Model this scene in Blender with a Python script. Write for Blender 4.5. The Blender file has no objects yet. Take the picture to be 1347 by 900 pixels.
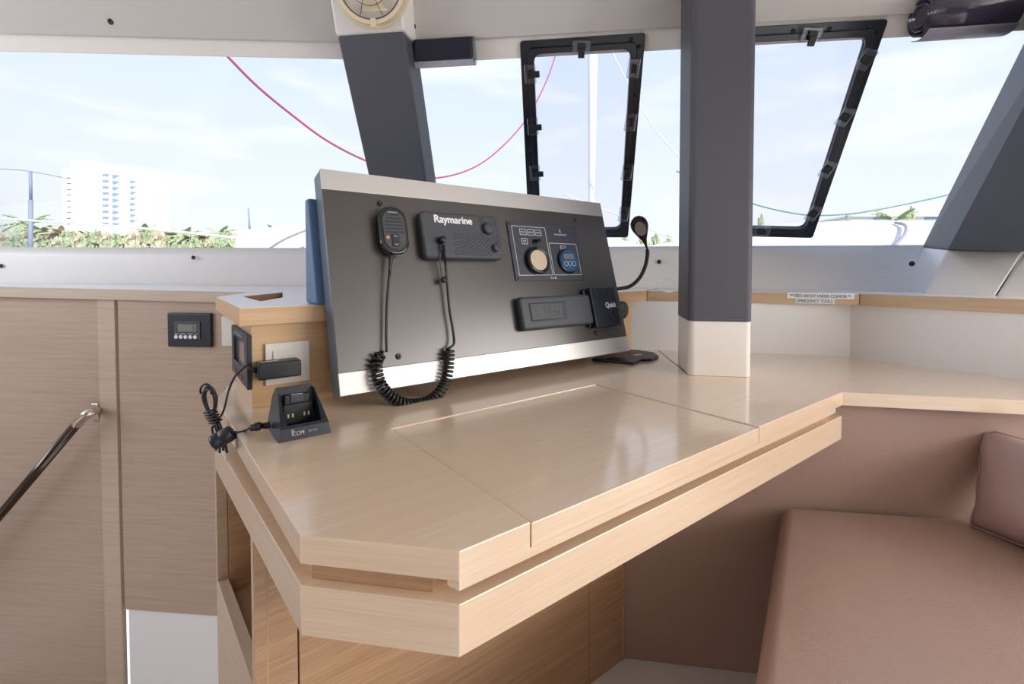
import bpy, bmesh, math, random
from mathutils import Vector, Matrix
random.seed(7)
C = bpy.context.scene.collection
R = math.radians
V = Vector
# ------------------------------------------------------------------ camera
F = 621.0; CX = 673.5; CY = 372.5; PIT = R(1.61)
EYE = V((0, 0, 1.05))
cd = bpy.data.cameras.new('camera'); cam = bpy.data.objects.new('camera', cd); C.objects.link(cam)
cam.location = EYE; cam.rotation_euler = (R(90) - PIT, 0, 0)
cd.sensor_width = 36; cd.lens = F / 1347 * 36; cd.shift_y = (CY - 450) / 1347
cd.clip_start = .02; cd.clip_end = 3000
bpy.context.scene.camera = cam

def ray(px, py):
    xc = (px - CX) / F; yc = (CY - py) / F
    return V((xc, math.cos(PIT) + yc * math.sin(PIT), -math.sin(PIT) + yc * math.cos(PIT)))
def atz(px, py, z):
    d = ray(px, py); return EYE + d * ((z - EYE.z) / d.z)
def aty(px, py, y):
    d = ray(px, py); return EYE + d * (y / d.y)
def atplane(px, py, p, n):
    d = ray(px, py); return EYE + d * ((p - EYE).dot(n) / d.dot(n))
Z = V((0, 0, 1))
U = V((.7984, .6021, 0)); VV = V((-.6021, .7984, 0))     # the desk's own two directions

class Frame:
    def __init__(s, o, ex, ey, ez):
        s.o = o; s.ex = ex.normalized(); s.ey = ey.normalized(); s.ez = ez.normalized()
        m = Matrix.Identity(4)
        for i, a in enumerate((s.ex, s.ey, s.ez)):
            for j in range(3): m[j][i] = a[j]
        for j in range(3): m[j][3] = o[j]
        s.m = m; s.inv = m.inverted()
    def loc(s, px, py, off=0):
        w = atplane(px, py, s.o + s.ez * off, s.ez)
        return s.inv @ w
    def w(s, x, y, z=0): return s.m @ V((x, y, z))

# ------------------------------------------------------------------ materials
def s2l(c): return tuple(((x / 255) / 12.92 if x / 255 <= .04045 else ((x / 255 + .055) / 1.055) ** 2.4) for x in c)
def mat(name, rgb, rough=.5, metal=0, coat=0, bump=None, mott=0, mscale=6, emis=None, spec=.5, alpha=None):
    m = bpy.data.materials.new(name); m.use_nodes = True
    nt = m.node_tree; b = nt.nodes['Principled BSDF']; L = nt.links
    col = (*s2l(rgb), 1)
    b.inputs['Base Color'].default_value = col
    b.inputs['Roughness'].default_value = rough; b.inputs['Metallic'].default_value = metal
    b.inputs['Coat Weight'].default_value = coat; b.inputs['Coat Roughness'].default_value = .12
    b.inputs['Specular IOR Level'].default_value = spec
    g = nt.nodes.new('ShaderNodeNewGeometry')
    if mott:
        n = nt.nodes.new('ShaderNodeTexNoise'); n.inputs['Scale'].default_value = mscale; n.inputs['Detail'].default_value = 4
        L.new(g.outputs['Position'], n.inputs['Vector'])
        mx = nt.nodes.new('ShaderNodeMix'); mx.data_type = 'RGBA'
        mx.inputs[6].default_value = tuple(c * (1 - mott) for c in col[:3]) + (1,)
        mx.inputs[7].default_value = tuple(min(1, c * (1 + mott)) for c in col[:3]) + (1,)
        L.new(n.outputs['Fac'], mx.inputs[0]); L.new(mx.outputs[2], b.inputs['Base Color'])
    if bump:
        n = nt.nodes.new('ShaderNodeTexNoise'); n.inputs['Scale'].default_value = bump[0]; n.inputs['Detail'].default_value = 3
        L.new(g.outputs['Position'], n.inputs['Vector'])
        bp = nt.nodes.new('ShaderNodeBump'); bp.inputs['Strength'].default_value = bump[1]; bp.inputs['Distance'].default_value = .002
        L.new(n.outputs['Fac'], bp.inputs['Height']); L.new(bp.outputs[0], b.inputs['Normal'])
    if emis:
        b.inputs['Emission Color'].default_value = (*s2l(emis[0]), 1); b.inputs['Emission Strength'].default_value = emis[1]
    return m

def wood(name, c1, c2, ang, rough=.38, coat=.0, contrast=1.0, fine=1.0):
    """straight fine-lined oak veneer: on level faces the grain heads along ang, on upright faces it lies level along the face"""
    m = bpy.data.materials.new(name); m.use_nodes = True
    nt = m.node_tree; b = nt.nodes['Principled BSDF']; L = nt.links
    def N(t): return nt.nodes.new(t)
    def vm(op, a, c=None):
        n = N('ShaderNodeVectorMath'); n.operation = op
        for k, x in enumerate((a, c)):
            if x is None: continue
            if isinstance(x, tuple): n.inputs[k].default_value = x
            else: L.new(x, n.inputs[k])
        return n
    g = N('ShaderNodeNewGeometry')
    ca, sa = math.cos(R(ang)), math.sin(R(ang))
    tang = vm('NORMALIZE', vm('CROSS_PRODUCT', (0, 0, 1), g.outputs['True Normal']).outputs[0]).outputs[0]
    a_v = vm('DOT_PRODUCT', g.outputs['Position'], tang).outputs['Value']
    a_h = vm('DOT_PRODUCT', g.outputs['Position'], (ca, sa, 0)).outputs['Value']
    b_h = vm('DOT_PRODUCT', g.outputs['Position'], (-sa, ca, 0)).outputs['Value']
    sp = N('ShaderNodeSeparateXYZ'); L.new(g.outputs['Position'], sp.inputs[0])
    sn = N('ShaderNodeSeparateXYZ'); L.new(g.outputs['True Normal'], sn.inputs[0])
    ab_ = N('ShaderNodeMath'); ab_.operation = 'ABSOLUTE'; L.new(sn.outputs[2], ab_.inputs[0])
    gt = N('ShaderNodeMath'); gt.operation = 'GREATER_THAN'; gt.inputs[1].default_value = .5; L.new(ab_.outputs[0], gt.inputs[0])
    cv = N('ShaderNodeCombineXYZ'); L.new(a_v, cv.inputs[0]); L.new(sp.outputs[2], cv.inputs[1])
    ch = N('ShaderNodeCombineXYZ'); L.new(a_h, ch.inputs[0]); L.new(b_h, ch.inputs[1])
    mv = N('ShaderNodeMix'); mv.data_type = 'VECTOR'; L.new(gt.outputs[0], mv.inputs[0]); L.new(cv.outputs[0], mv.inputs[4]); L.new(ch.outputs[0], mv.inputs[5])
    def noise(sx, sy, det):
        k = vm('MULTIPLY', mv.outputs[1], (sx, sy * fine, 1))
        n = N('ShaderNodeTexNoise'); n.inputs['Scale'].default_value = 1; n.inputs['Detail'].default_value = det; n.inputs['Roughness'].default_value = .6
        L.new(k.outputs[0], n.inputs['Vector']); return n.outputs['Fac']
    n1 = noise(2.2, 75, 4); n2 = noise(9, 330, 3)
    ad = N('ShaderNodeMath'); ad.operation = 'ADD'; L.new(n1, ad.inputs[0]); L.new(n2, ad.inputs[1])
    mr = N('ShaderNodeMapRange'); mr.inputs['From Min'].default_value = 1 - .34 / contrast; mr.inputs['From Max'].default_value = 1 + .34 / contrast
    L.new(ad.outputs[0], mr.inputs['Value'])
    mx = N('ShaderNodeMix'); mx.data_type = 'RGBA'
    mx.inputs[6].default_value = (*s2l(c2), 1); mx.inputs[7].default_value = (*s2l(c1), 1)
    L.new(mr.outputs[0], mx.inputs[0]); L.new(mx.outputs[2], b.inputs['Base Color'])
    b.inputs['Roughness'].default_value = rough
    b.inputs['Coat Weight'].default_value = coat; b.inputs['Coat Roughness'].default_value = .11
    bp = N('ShaderNodeBump'); bp.inputs['Strength'].default_value = .1; bp.inputs['Distance'].default_value = .0004
    L.new(n2, bp.inputs['Height']); L.new(bp.outputs[0], b.inputs['Normal'])
    return m

def glass_mat(name, tint, gl=.06, rough=.0):
    m = bpy.data.materials.new(name); m.use_nodes = True
    nt = m.node_tree; nt.nodes.remove(nt.nodes['Principled BSDF']); L = nt.links
    out = nt.nodes['Material Output']
    t = nt.nodes.new('ShaderNodeBsdfTransparent'); t.inputs[0].default_value = (*tint, 1)
    gsh = nt.nodes.new('ShaderNodeBsdfGlossy'); gsh.inputs['Roughness'].default_value = rough
    fr = nt.nodes.new('ShaderNodeFresnel'); fr.inputs[0].default_value = 1.3
    mx = nt.nodes.new('ShaderNodeMixShader')
    mm = nt.nodes.new('ShaderNodeMath'); mm.operation = 'MULTIPLY'; mm.inputs[1].default_value = gl * 10
    L.new(fr.outputs[0], mm.inputs[0]); L.new(mm.outputs[0], mx.inputs[0])
    L.new(t.outputs[0], mx.inputs[1]); L.new(gsh.outputs[0], mx.inputs[2]); L.new(mx.outputs[0], out.inputs[0])
    return m

M = {}
M['oak_u'] = wood('oak_desk', (240, 216, 189), (216, 186, 155), 37.05, .30, 1.0, contrast=.6, fine=1.25)
M['oak_v'] = wood('oak_side', (212, 188, 164), (182, 154, 128), 130, .38, .1, contrast=.8)
M['oak_edge'] = wood('oak_edge', (222, 188, 148), (196, 158, 116), 37.05, .4, .05, contrast=.8)
M['oak_edge_t'] = wood('oak_edge_cross', (218, 192, 158), (190, 158, 120), -8.4, .4, .05, contrast=.8)
M['oak_t'] = wood('oak_wall', (200, 176, 158), (170, 144, 126), -5.4, .42, .05, contrast=.75, fine=1.15)
M['oak_t2'] = wood('oak_wall_shelf', (210, 192, 172), (184, 164, 142), -5.4, .42, .05, contrast=.8)
M['oak_stile_lit'] = wood('oak_stile_lit', (212, 190, 172), (184, 160, 142), -5.4, .42, .05, contrast=.75, fine=1.15)  # the wall oak made paler, imitating the light on the stile
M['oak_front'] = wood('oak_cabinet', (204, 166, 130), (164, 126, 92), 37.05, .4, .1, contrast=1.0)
M['white'] = mat('white_gelcoat', (238, 232, 226), .35, coat=.15, mott=.02)
M['white2'] = mat('white_lacquer', (240, 240, 241), .4, mott=.02)
M['headliner'] = mat('headliner', (200, 195, 191), .7, mott=.03, bump=(300, .1))
M['floor'] = mat('floor_white', (236, 238, 240), .4, mott=.02)
M['slate'] = mat('slate_leatherette', (80, 80, 88), .5, bump=(700, .35), mott=.06, mscale=30)
M['leather'] = mat('brown_leatherette', (172, 144, 130), .33, bump=(260, .35), mott=.05, mscale=9)
M['leather2'] = mat('mauve_leatherette', (180, 156, 152), .36, bump=(260, .35), mott=.05, mscale=9)
M['black'] = mat('black_plastic', (24, 25, 28), .42, bump=(900, .1))
M['black_gloss'] = mat('black_gloss_plastic', (14, 15, 18), .2, coat=.3)
M['rubber'] = mat('dark_grey_rubber', (66, 69, 75), .55, bump=(600, .15))
M['rubber2'] = mat('dark_grey_cover', (62, 66, 72), .5)
M['navy'] = mat('navy_frame', (9, 14, 30), .3, coat=.2)
M['navy2'] = mat('navy_plastic', (19, 26, 40), .4, coat=.1)
M['blue_box'] = mat('blue_grey_metal', (80, 110, 148), .45, metal=.1)
M['alu'] = mat('brushed_aluminium', (206, 203, 200), .38, metal=.35, mott=.03)
M['panel'] = mat('anthracite_panel', (90, 87, 86), .3, metal=.5, mott=.04)
M['panel_side'] = mat('panel_side', (96, 108, 122), .42, metal=.3)
M['plate'] = mat('instrument_plate', (58, 62, 72), .4)
M['ink'] = mat('white_print', (235, 235, 238), .5)
M['ink_grey'] = mat('grey_print', (120, 124, 130), .5)
M['ink_dark'] = mat('dark_print', (70, 72, 84), .6)
M['chrome'] = mat('chrome', (215, 205, 195), .12, metal=1)
M['dark_chrome'] = mat('dark_steel', (90, 80, 76), .15, metal=1)
M['gold'] = mat('contact_metal', (235, 215, 170), .3, metal=.6)
M['ivory'] = mat('ivory_switch_plate', (228, 224, 216), .3, coat=.2)
M['cream'] = mat('cream_fan_plastic', (228, 212, 182), .4)
M['lcd'] = mat('lcd', (128, 136, 124), .25, coat=.5)
M['screen'] = mat('display_glass', (110, 104, 108), .15, coat=.5)
M['teal'] = mat('teal_print', (50, 130, 140), .5)
M['blue_dial'] = mat('blue_dial', (36, 84, 128), .3, coat=.3)
M['dial'] = mat('dial_face', (214, 196, 172), .2, coat=1)
M['screw'] = mat('screw_head', (60, 56, 52), .35, metal=.7)
M['gap'] = mat('joint_shadow_gap', (60, 44, 34), .8)
M['amber'] = mat('amber_button', (190, 150, 90), .4)
M['lens'] = mat('lamp_lens', (150, 148, 142), .2, coat=.6)
M['glass'] = glass_mat('window_glass', (.90, .915, .925), .05)
M['hatch_glass'] = glass_mat('hatch_glass', (.965, .96, .985), .05)
M['clear'] = glass_mat('clear_plastic', (.80, .83, .88), .5, .25)
M['blind'] = mat('folded_blind', (20, 26, 46), .3, coat=.4, mott=.1, mscale=20)
M['blind2'] = mat('rolled_film', (66, 62, 84), .15, coat=.7, mott=.15, mscale=12)
M['film'] = mat('frosted_strip', (170, 170, 182), .4, mott=.25, mscale=60)
M['paper'] = mat('label_paper', (232, 234, 240), .5)
M['rope_red'] = mat('red_rope', (186, 84, 118), .7, bump=(200, .3))
M['rope_green'] = mat('green_rope', (110, 160, 140), .7)
M['rope_white'] = mat('white_wire', (235, 235, 235), .5)
M['gel'] = mat('deck_gelcoat', (236, 236, 236), .4)
M['gel_seam'] = mat('deck_seam', (170, 160, 165), .5)
M['pole'] = mat('grey_pole', (150, 158, 178), .5)
M['sail'] = mat('furled_sail', (240, 236, 236), .7)
M['concrete'] = mat('white_render', (250, 249, 247), .8)
M['win_far'] = mat('far_window', (150, 166, 190), .4)
M['frond'] = mat('palm_frond', (178, 190, 140), .7, mott=.25, mscale=.4)  # far foliage colours paled to imitate haze and washed-out glare
M['frond2'] = mat('pale_frond', (214, 200, 160), .7, mott=.2, mscale=.4)
M['trunk'] = mat('palm_trunk', (205, 190, 170), .8)
M['bush'] = mat('shore_shrub', (190, 198, 156), .8, mott=.4, mscale=.5)
M['bush2'] = mat('pale_shrub', (222, 208, 178), .8, mott=.3, mscale=.5)
M['water'] = mat('water', (120, 150, 160), .15, bump=(2, .4))
M['sand'] = mat('sand', (224, 212, 190), .8)

# ------------------------------------------------------------------ mesh builder
class MB:
    def __init__(s): s.v = []; s.f = []; s.sm = []
    def add(s, vs, fs, sm=False):
        k = len(s.v); s.v += [V(p) for p in vs]; s.f += [[i + k for i in f] for f in fs]; s.sm += [sm] * len(fs); return s
    def hexa(s, p):   # bottom 4 ccw, top 4
        return s.add(p, [(3, 2, 1, 0), (4, 5, 6, 7), (0, 1, 5, 4), (1, 2, 6, 5), (2, 3, 7, 6), (3, 0, 4, 7)])
    def box(s, x0, x1, y0, y1, z0, z1, m=None):
        p = [V(q) for q in ((x0, y0, z0), (x1, y0, z0), (x1, y1, z0), (x0, y1, z0), (x0, y0, z1), (x1, y0, z1), (x1, y1, z1), (x0, y1, z1))]
        if m: p = [m @ q for q in p]
        return s.hexa(p)
    def prism(s, pts, ext, sm=False):
        """pts: list of 3D points of a planar polygon, ext: vector"""
        n = len(pts); a = [V(p) for p in pts]; b = [p + ext for p in a]
        return s.add(a + b, [list(range(n))[::-1], [i + n for i in range(n)]] + [(i, (i + 1) % n, (i + 1) % n + n, i + n) for i in range(n)], sm)
    def slab(s, xy, z0, z1):
        return s.prism([V((p[0], p[1], z0)) for p in xy], V((0, 0, z1 - z0)))
    def ring(s, outer, inner, ext):
        n = len(outer); o0 = [V(p) for p in outer]; i0 = [V(p) for p in inner]
        vs = o0 + i0 + [p + ext for p in o0] + [p + ext for p in i0]; fs = []
        for k in range(n):
            j = (k + 1) % n
            fs += [(k, j, n + j, n + k), (2 * n + k, 3 * n + k, 3 * n + j, 2 * n + j), (k, 2 * n + k, 2 * n + j, j), (n + k, n + j, 3 * n + j, 3 * n + k)]
        return s.add(vs, fs)
    def tube(s, pts, r, n=8, cap=True, closed=False):
        pts = [V(p) for p in pts]; N = len(pts); rr = r if isinstance(r, (list, tuple)) else [r] * N
        vs = []; fs = []; prev = None
        for i, p in enumerate(pts):
            t = (pts[(i + 1) % N] - pts[i - 1]) if closed else (pts[min(i + 1, N - 1)] - pts[max(i - 1, 0)])
            t.normalize()
            if prev is None:
                a = V((0, 0, 1)) if abs(t.z) < .9 else V((1, 0, 0)); a = (a - t * a.dot(t)).normalized()
            else:
                a = (prev - t * prev.dot(t)); a = a.normalized() if a.length > 1e-6 else prev
            prev = a; b = t.cross(a)
            for k in range(n):
                q = 2 * math.pi * k / n; vs.append(p + (a * math.cos(q) + b * math.sin(q)) * rr[i])
        m = N if closed else N - 1
        for i in range(m):
            for k in range(n):
                i2 = (i + 1) % N
                fs.append((i * n + k, i * n + (k + 1) % n, i2 * n + (k + 1) % n, i2 * n + k))
        if cap and not closed: fs += [list(range(n))[::-1], [(N - 1) * n + k for k in range(n)]]
        return s.add(vs, fs, True)
    def disc(s, c, ax, r, h, n=32, r2=None, sx=1, ex=None):
        """cylinder from c along ax*h; sx squashes along ex"""
        ax = V(ax).normalized(); e1 = V(ex).normalized() if ex is not None else (V((0, 0, 1)) if abs(ax.z) < .9 else V((1, 0, 0)))
        e1 = (e1 - ax * e1.dot(ax)).normalized(); e2 = ax.cross(e1); r2 = r if r2 is None else r2
        vs = [V(c) + (e1 * math.cos(2 * math.pi * k / n) * sx + e2 * math.sin(2 * math.pi * k / n)) * r for k in range(n)]
        vs += [V(c) + ax * h + (e1 * math.cos(2 * math.pi * k / n) * sx + e2 * math.sin(2 * math.pi * k / n)) * r2 for k in range(n)]
        return s.add(vs, [list(range(n))[::-1], list(range(n, 2 * n))] + [(k, (k + 1) % n, (k + 1) % n + n, k + n) for k in range(n)])
    def lathe(s, c, ax, prof, n=24, ex=None, sx=1, sy=1):
        ax = V(ax).normalized(); e1 = V(ex).normalized() if ex is not None else (V((0, 0, 1)) if abs(ax.z) < .9 else V((1, 0, 0)))
        e1 = (e1 - ax * e1.dot(ax)).normalized(); e2 = ax.cross(e1); vs = []; fs = []
        for (r, h) in prof:
            for k in range(n):
                q = 2 * math.pi * k / n; vs.append(V(c) + ax * h + (e1 * math.cos(q) * sx + e2 * math.sin(q) * sy) * r)
        for i in range(len(prof) - 1):
            for k in range(n): fs.append((i * n + k, i * n + (k + 1) % n, (i + 1) * n + (k + 1) % n, (i + 1) * n + k))
        fs += [list(range(n))[::-1], [(len(prof) - 1) * n + k for k in range(n)]]
        return s.add(vs, fs, True)

FR = {}
def bev(o, w, seg=3, ang=35):
    m = o.modifiers.new('bevel', 'BEVEL'); m.width = w; m.segments = seg; m.limit_method = 'ANGLE'; m.angle_limit = R(ang)
    m.harden_normals = False
    return o
def build(mb, name, m, parent=None, bevel=0, seg=3, world=False, smooth=None, mats=None):
    me = bpy.data.meshes.new(name)
    vs = mb.v; fm = Matrix.Identity(4)
    if parent is not None:
        fm = FR[parent.name]
        if world: inv = fm.inverted(); vs = [inv @ p for p in vs]
    me.from_pydata([tuple(p) for p in vs], [], mb.f)
    bm = bmesh.new(); bm.from_mesh(me); bmesh.ops.recalc_face_normals(bm, faces=bm.faces); bm.to_mesh(me); bm.free()
    sm = mb.sm if smooth is None else [smooth] * len(mb.f)
    if len(me.polygons) == len(sm): me.polygons.foreach_set('use_smooth', sm)
    me.materials.append(m)
    o = bpy.data.objects.new(name, me); C.objects.link(o)
    if parent is not None: o.parent = parent
    FR[o.name] = fm
    if bevel: bev(o, bevel, seg)
    return o
def tag(o, label, cat, group=None, kind=None):
    if label: o['label'] = label
    if cat: o['category'] = cat
    if group: o['group'] = group
    if kind: o['kind'] = kind
    return o
def thing(name, label, cat, fr, group=None):
    o = bpy.data.objects.new(name, None); C.objects.link(o); o.empty_display_size = .05
    m = fr.m if isinstance(fr, Frame) else Matrix.Translation(fr)
    o.matrix_world = m; FR[o.name] = m.copy()
    return tag(o, label, cat, group)
def struct(mb, name, m, label=None, bevel=0, **k):
    o = build(mb, name, m, None, bevel, **k); o['kind'] = 'structure'
    o['label'] = label or name.replace('_', ' ')
    return o
def text(s, m, parent, x, y, w, h, z=0, name='lettering', bold=0, shear=0, rot=0, depth=.0003):
    """lettering lying in the parent's local x/y plane, fitted into w x h with its lower left corner at x, y"""
    c = bpy.data.curves.new(name, 'FONT'); c.body = s; c.size = 1; c.shear = shear; c.extrude = 0
    t = bpy.data.objects.new('t', c); C.objects.link(t)
    dg = bpy.context.evaluated_depsgraph_get(); dg.update()
    me = bpy.data.meshes.new_from_object(t.evaluated_get(dg)); bpy.data.objects.remove(t)
    xs = [v.co.x for v in me.vertices]; ys = [v.co.y for v in me.vertices]
    x0, x1, y0, y1 = min(xs), max(xs), min(ys), max(ys)
    for v in me.vertices:
        a = (v.co.x - x0) / (x1 - x0) * w; b = (v.co.y - y0) / max(1e-6, (y1 - y0)) * h
        cr, sr = math.cos(rot), math.sin(rot)
        v.co = (x + a * cr - b * sr, y + a * sr + b * cr, z + depth)
    if bold:
        vv = [v.co.copy() for v in me.vertices]; ff = [list(p.vertices) for p in me.polygons]; nv = len(vv); av = []; af = []
        for i_, (dx, dy) in enumerate(((0, 0), (.5, 0), (-.5, 0), (0, .35), (0, -.35))):
            av += [(p.x + dx * bold * h * 2, p.y + dy * bold * h * 2, p.z + i_ * .00004) for p in vv]; af += [[q + i_ * nv for q in f] for f in ff]
        me = bpy.data.meshes.new(name); me.from_pydata(av, [], af)
    me.materials.clear(); me.materials.append(m); me.name = name
    o = bpy.data.objects.new(name, me); C.objects.link(o); o.parent = parent; FR[o.name] = FR[parent.name]
    return o
def rrect(x0, x1, y0, y1, r, z=0, n=5):
    pts = []
    for cx, cy, a0 in ((x1 - r, y0 + r, -90), (x1 - r, y1 - r, 0), (x0 + r, y1 - r, 90), (x0 + r, y0 + r, 180)):
        for k in range(n + 1):
            a = R(a0 + 90 * k / n); pts.append(V((cx + r * math.cos(a), cy + r * math.sin(a), z)))
    return pts
def cat(pts, n=8, closed=False):
    """Catmull-Rom through points"""
    P = [V(p) for p in pts]; out = []
    N = len(P); rng = range(N if closed else N - 1)
    for i in rng:
        p0 = P[(i - 1) % N] if closed or i > 0 else P[0] * 2 - P[1]
        p1 = P[i]; p2 = P[(i + 1) % N]
        p3 = P[(i + 2) % N] if closed or i + 2 < N else P[-1] * 2 - P[-2]
        for k in range(n):
            t = k / n
            out.append(.5 * ((2 * p1) + (p2 - p0) * t + (2 * p0 - 5 * p1 + 4 * p2 - p3) * t * t + (3 * p1 - p0 - 3 * p2 + p3) * t ** 3))
    if not closed: out.append(P[-1])
    return out
def screw_mb(c, ax, r=.006, h=.003):
    mb = MB(); ax = V(ax).normalized()
    mb.lathe(c, ax, [(r * 1.25, 0), (r * 1.25, h * .35), (r, h * .8), (r * .55, h), (r * .5, h * .55)], 14)
    return mb

# ------------------------------------------------------------------ levels
D = .75          # chart table top
S = 1.05 - .081  # counter and shelf tops
ZS = 1.152       # window sill
T = V((.9893, -.146, 0))   # across the boat

# ================================================================== CHART TABLE
pA = atz(394.5, 704.3, D); pB = atz(604, 725.7, D); pC = atz(1108.1, 516.1, D)
F1 = atz(699.5, 688, D); K1 = atz(514.0, 564, D); K2 = atz(784.5, 505.4, D); F2 = atz(998.6, 561.2, D)
# square the lid opening to the desk's own directions
ab = (pC - pB); F1 = pB + ab * ((F1 - pB).dot(ab) / ab.dot(ab)); F2 = pB + ab * ((F2 - pB).dot(ab) / ab.dot(ab))
pE = atz(1347, 527, D); pE2 = pE + (pE - pC).normalized() * .36
w1 = atz(1347, 499.3, D); w0 = atz(1130, 469.7, D); w2 = w1 + (w1 - w0).normalized() * .28
wL = atz(835.5, 459.2, D); wM = atz(1118, 468.5, D)
pS1 = atz(295.6, 545.6, D); pS2 = atz(284, 526, D); pS3 = atz(303, 505, D)
back = pS3 + VV * .35 + U * .25
tbl = thing('chart_table', 'light oak chart table with flush lift-up lid under the tilted instrument console', 'chart table', V((pB.x, pB.y, 0)))
top = [pA, pB, F1, K1, K2, F2, pC, pE, pE2, w2, w1, wM, wL, back + U * .6, back, pS3, pS2, pS1]
mb = MB(); mb.slab(top, D - .033, D)
o = build(mb, 'table_top', M['oak_u'], tbl, .0012, 2, world=True)
# lid, a touch lower than the top
def inset(poly, d):
    c = sum(poly, V((0, 0, 0))) / len(poly); n = len(poly); out = []
    for i in range(n):
        a, b, e = poly[i - 1], poly[i], poly[(i + 1) % n]
        d1 = (b - a).normalized(); d2 = (e - b).normalized()
        n1 = V((-d1.y, d1.x, 0)); n2 = V((-d2.y, d2.x, 0))
        if n1.dot(c - b) < 0: n1 = -n1
        if n2.dot(c - b) < 0: n2 = -n2
        k = 1 + n1.dot(n2); out.append(b + (n1 + n2) * (d / k))
    return out
lidp = inset([F1, K1, K2, F2], .0021)
sh = ab.cross(Z).normalized() * .0021   # front edge flush
lidp[0] += sh; lidp[3] += sh
if (lidp[0] - F1).length > .006: pass
mb = MB(); mb.slab(lidp, D - .0335, D - .0022)
build(mb, 'lid', M['oak_u'], tbl, .001, 2, world=True)
# compartment floor under the lid
mb = MB(); mb.slab(inset([F1, K1, K2, F2], -.03)[1:3] + inset([F1, K1, K2, F2], -.03)[3:] + inset([F1, K1, K2, F2], -.0)[:1], D - .0425, D - .0335)
nin = V((-ab.y, ab.x, 0)).normalized()
if nin.dot(K1 - F1) < 0: nin = -nin
mb = MB()
e0 = pB + ab.normalized() * .004; e1 = pB + ab * .962
mb.slab([pB, e1, e1 + nin * .02, pB + (pA - pB).normalized() * .008 + nin * .01], D - .043, D - .0312)
build(mb, 'under_rail', M['oak_u'], tbl, 0, world=True)
# recessed core seen in the groove
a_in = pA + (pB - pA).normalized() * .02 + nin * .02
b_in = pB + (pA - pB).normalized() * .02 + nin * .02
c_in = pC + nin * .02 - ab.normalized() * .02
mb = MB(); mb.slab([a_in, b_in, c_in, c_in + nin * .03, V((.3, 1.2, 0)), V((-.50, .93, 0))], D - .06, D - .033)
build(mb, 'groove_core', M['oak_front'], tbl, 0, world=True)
# lower board
sdir = V((-.651, .759, 0)); sout = V((-.759, -.651, 0))
sA = V((pA.x, pA.y, 0)); sFar = V((-.627, .984, 0))
sdir = (sFar - sA).normalized(); SL = (sFar - sA).length; sout = V((-sdir.y, sdir.x, 0))
if sout.x > 0: sout = -sout
mb = MB(); mb.slab([sA, pB, pC, pC + nin * .012, V((.28, 1.235, 0)), V((-.3, 1.3, 0)), sFar], D - .116, D - .058)
build(mb, 'apron_board', M['oak_u'], tbl, .0012, 2, world=True)
# cabinet below
vfc = .808                                   # the front's distance along VV
def onfront(px, py):
    return atplane(px, py, VV * vfc + Z * 0, VV)
cR = onfront(821, 800); cR.z = 0
s_post = (vfc - sA.dot(VV)) / sdir.dot(VV)
cL = sA + sdir * s_post; cL.z = 0
ZU = D - .116
g0 = (onfront(393.2, 850) - cL).dot(U)       # the door gap
g1 = (onfront(776.5, 800) - cL).dot(U)
W = (cR - cL).dot(U)
fr_f = Frame(cL, U, Z, -VV)
def fbox(mb, a0, a1, z0, z1, d0, d1):        # along the front, d = depth behind it
    return mb.box(a0, a1, z0, z1, -d1, -d0, fr_f.m)
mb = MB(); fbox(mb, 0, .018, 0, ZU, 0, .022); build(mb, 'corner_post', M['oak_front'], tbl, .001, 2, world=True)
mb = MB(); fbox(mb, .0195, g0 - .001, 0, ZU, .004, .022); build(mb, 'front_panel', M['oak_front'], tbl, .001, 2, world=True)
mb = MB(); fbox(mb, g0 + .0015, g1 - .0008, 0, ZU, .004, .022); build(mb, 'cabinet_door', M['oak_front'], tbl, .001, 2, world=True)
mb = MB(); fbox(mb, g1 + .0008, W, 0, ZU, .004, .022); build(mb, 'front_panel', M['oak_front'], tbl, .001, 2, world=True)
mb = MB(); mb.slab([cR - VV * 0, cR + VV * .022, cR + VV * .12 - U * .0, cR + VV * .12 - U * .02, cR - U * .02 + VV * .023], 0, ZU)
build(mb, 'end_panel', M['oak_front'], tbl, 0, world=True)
fr_s = Frame(sA, sdir, Z, sout)
def sbox(mb, s0, s1, z0, z1, d0, d1): return mb.box(s0, s1, z0, z1, -d1, -d0, fr_s.m)
mb = MB(); sbox(mb, SL - .012, SL, -.9, ZU, 0, .02); build(mb, 'side_stile', M['oak_v'], tbl, .001, 2, world=True)
mb = MB(); sbox(mb, s_post + .001, s_post + .016, .0, ZU, 0, .02); build(mb, 'side_stile', M['oak_v'], tbl, .001, 2, world=True)
mb = MB(); sbox(mb, s_post + .001, SL - .012, -.9, .395, 0, .02); build(mb, 'side_panel', M['oak_v'], tbl, .001, 2, world=True)
mb = MB(); sbox(mb, s_post - .0, SL - .0, .345, .365, .021, .34); build(mb, 'bookshelf', M['oak_v'], tbl, 0, world=True)
mb = MB(); mb.slab([sFar - sdir * .02 - sout * .021, sFar - sout * .021, sFar - sout * .021 + U * .35, sFar - sout * .021 - sdir * .02 + U * .35], .36, ZU)
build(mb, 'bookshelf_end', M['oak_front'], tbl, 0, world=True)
mb = MB(); sbox(mb, s_post, SL, .36, ZU, .32, .34); build(mb, 'bookshelf_back', M['oak_v'], tbl, 0, world=True)
# a thin joint running to the column foot
j0 = atz(866, 460.9, D); j1 = atz(905, 492.5, D); jn = (j1 - j0).cross(Z).normalized() * .0016
mb = MB(); mb.slab([j0 - jn, j1 - jn, j1 + jn, j0 + jn], D - .002, D + .0003)
build(mb, 'joint', M['gap'], tbl, 0, world=True)

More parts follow.
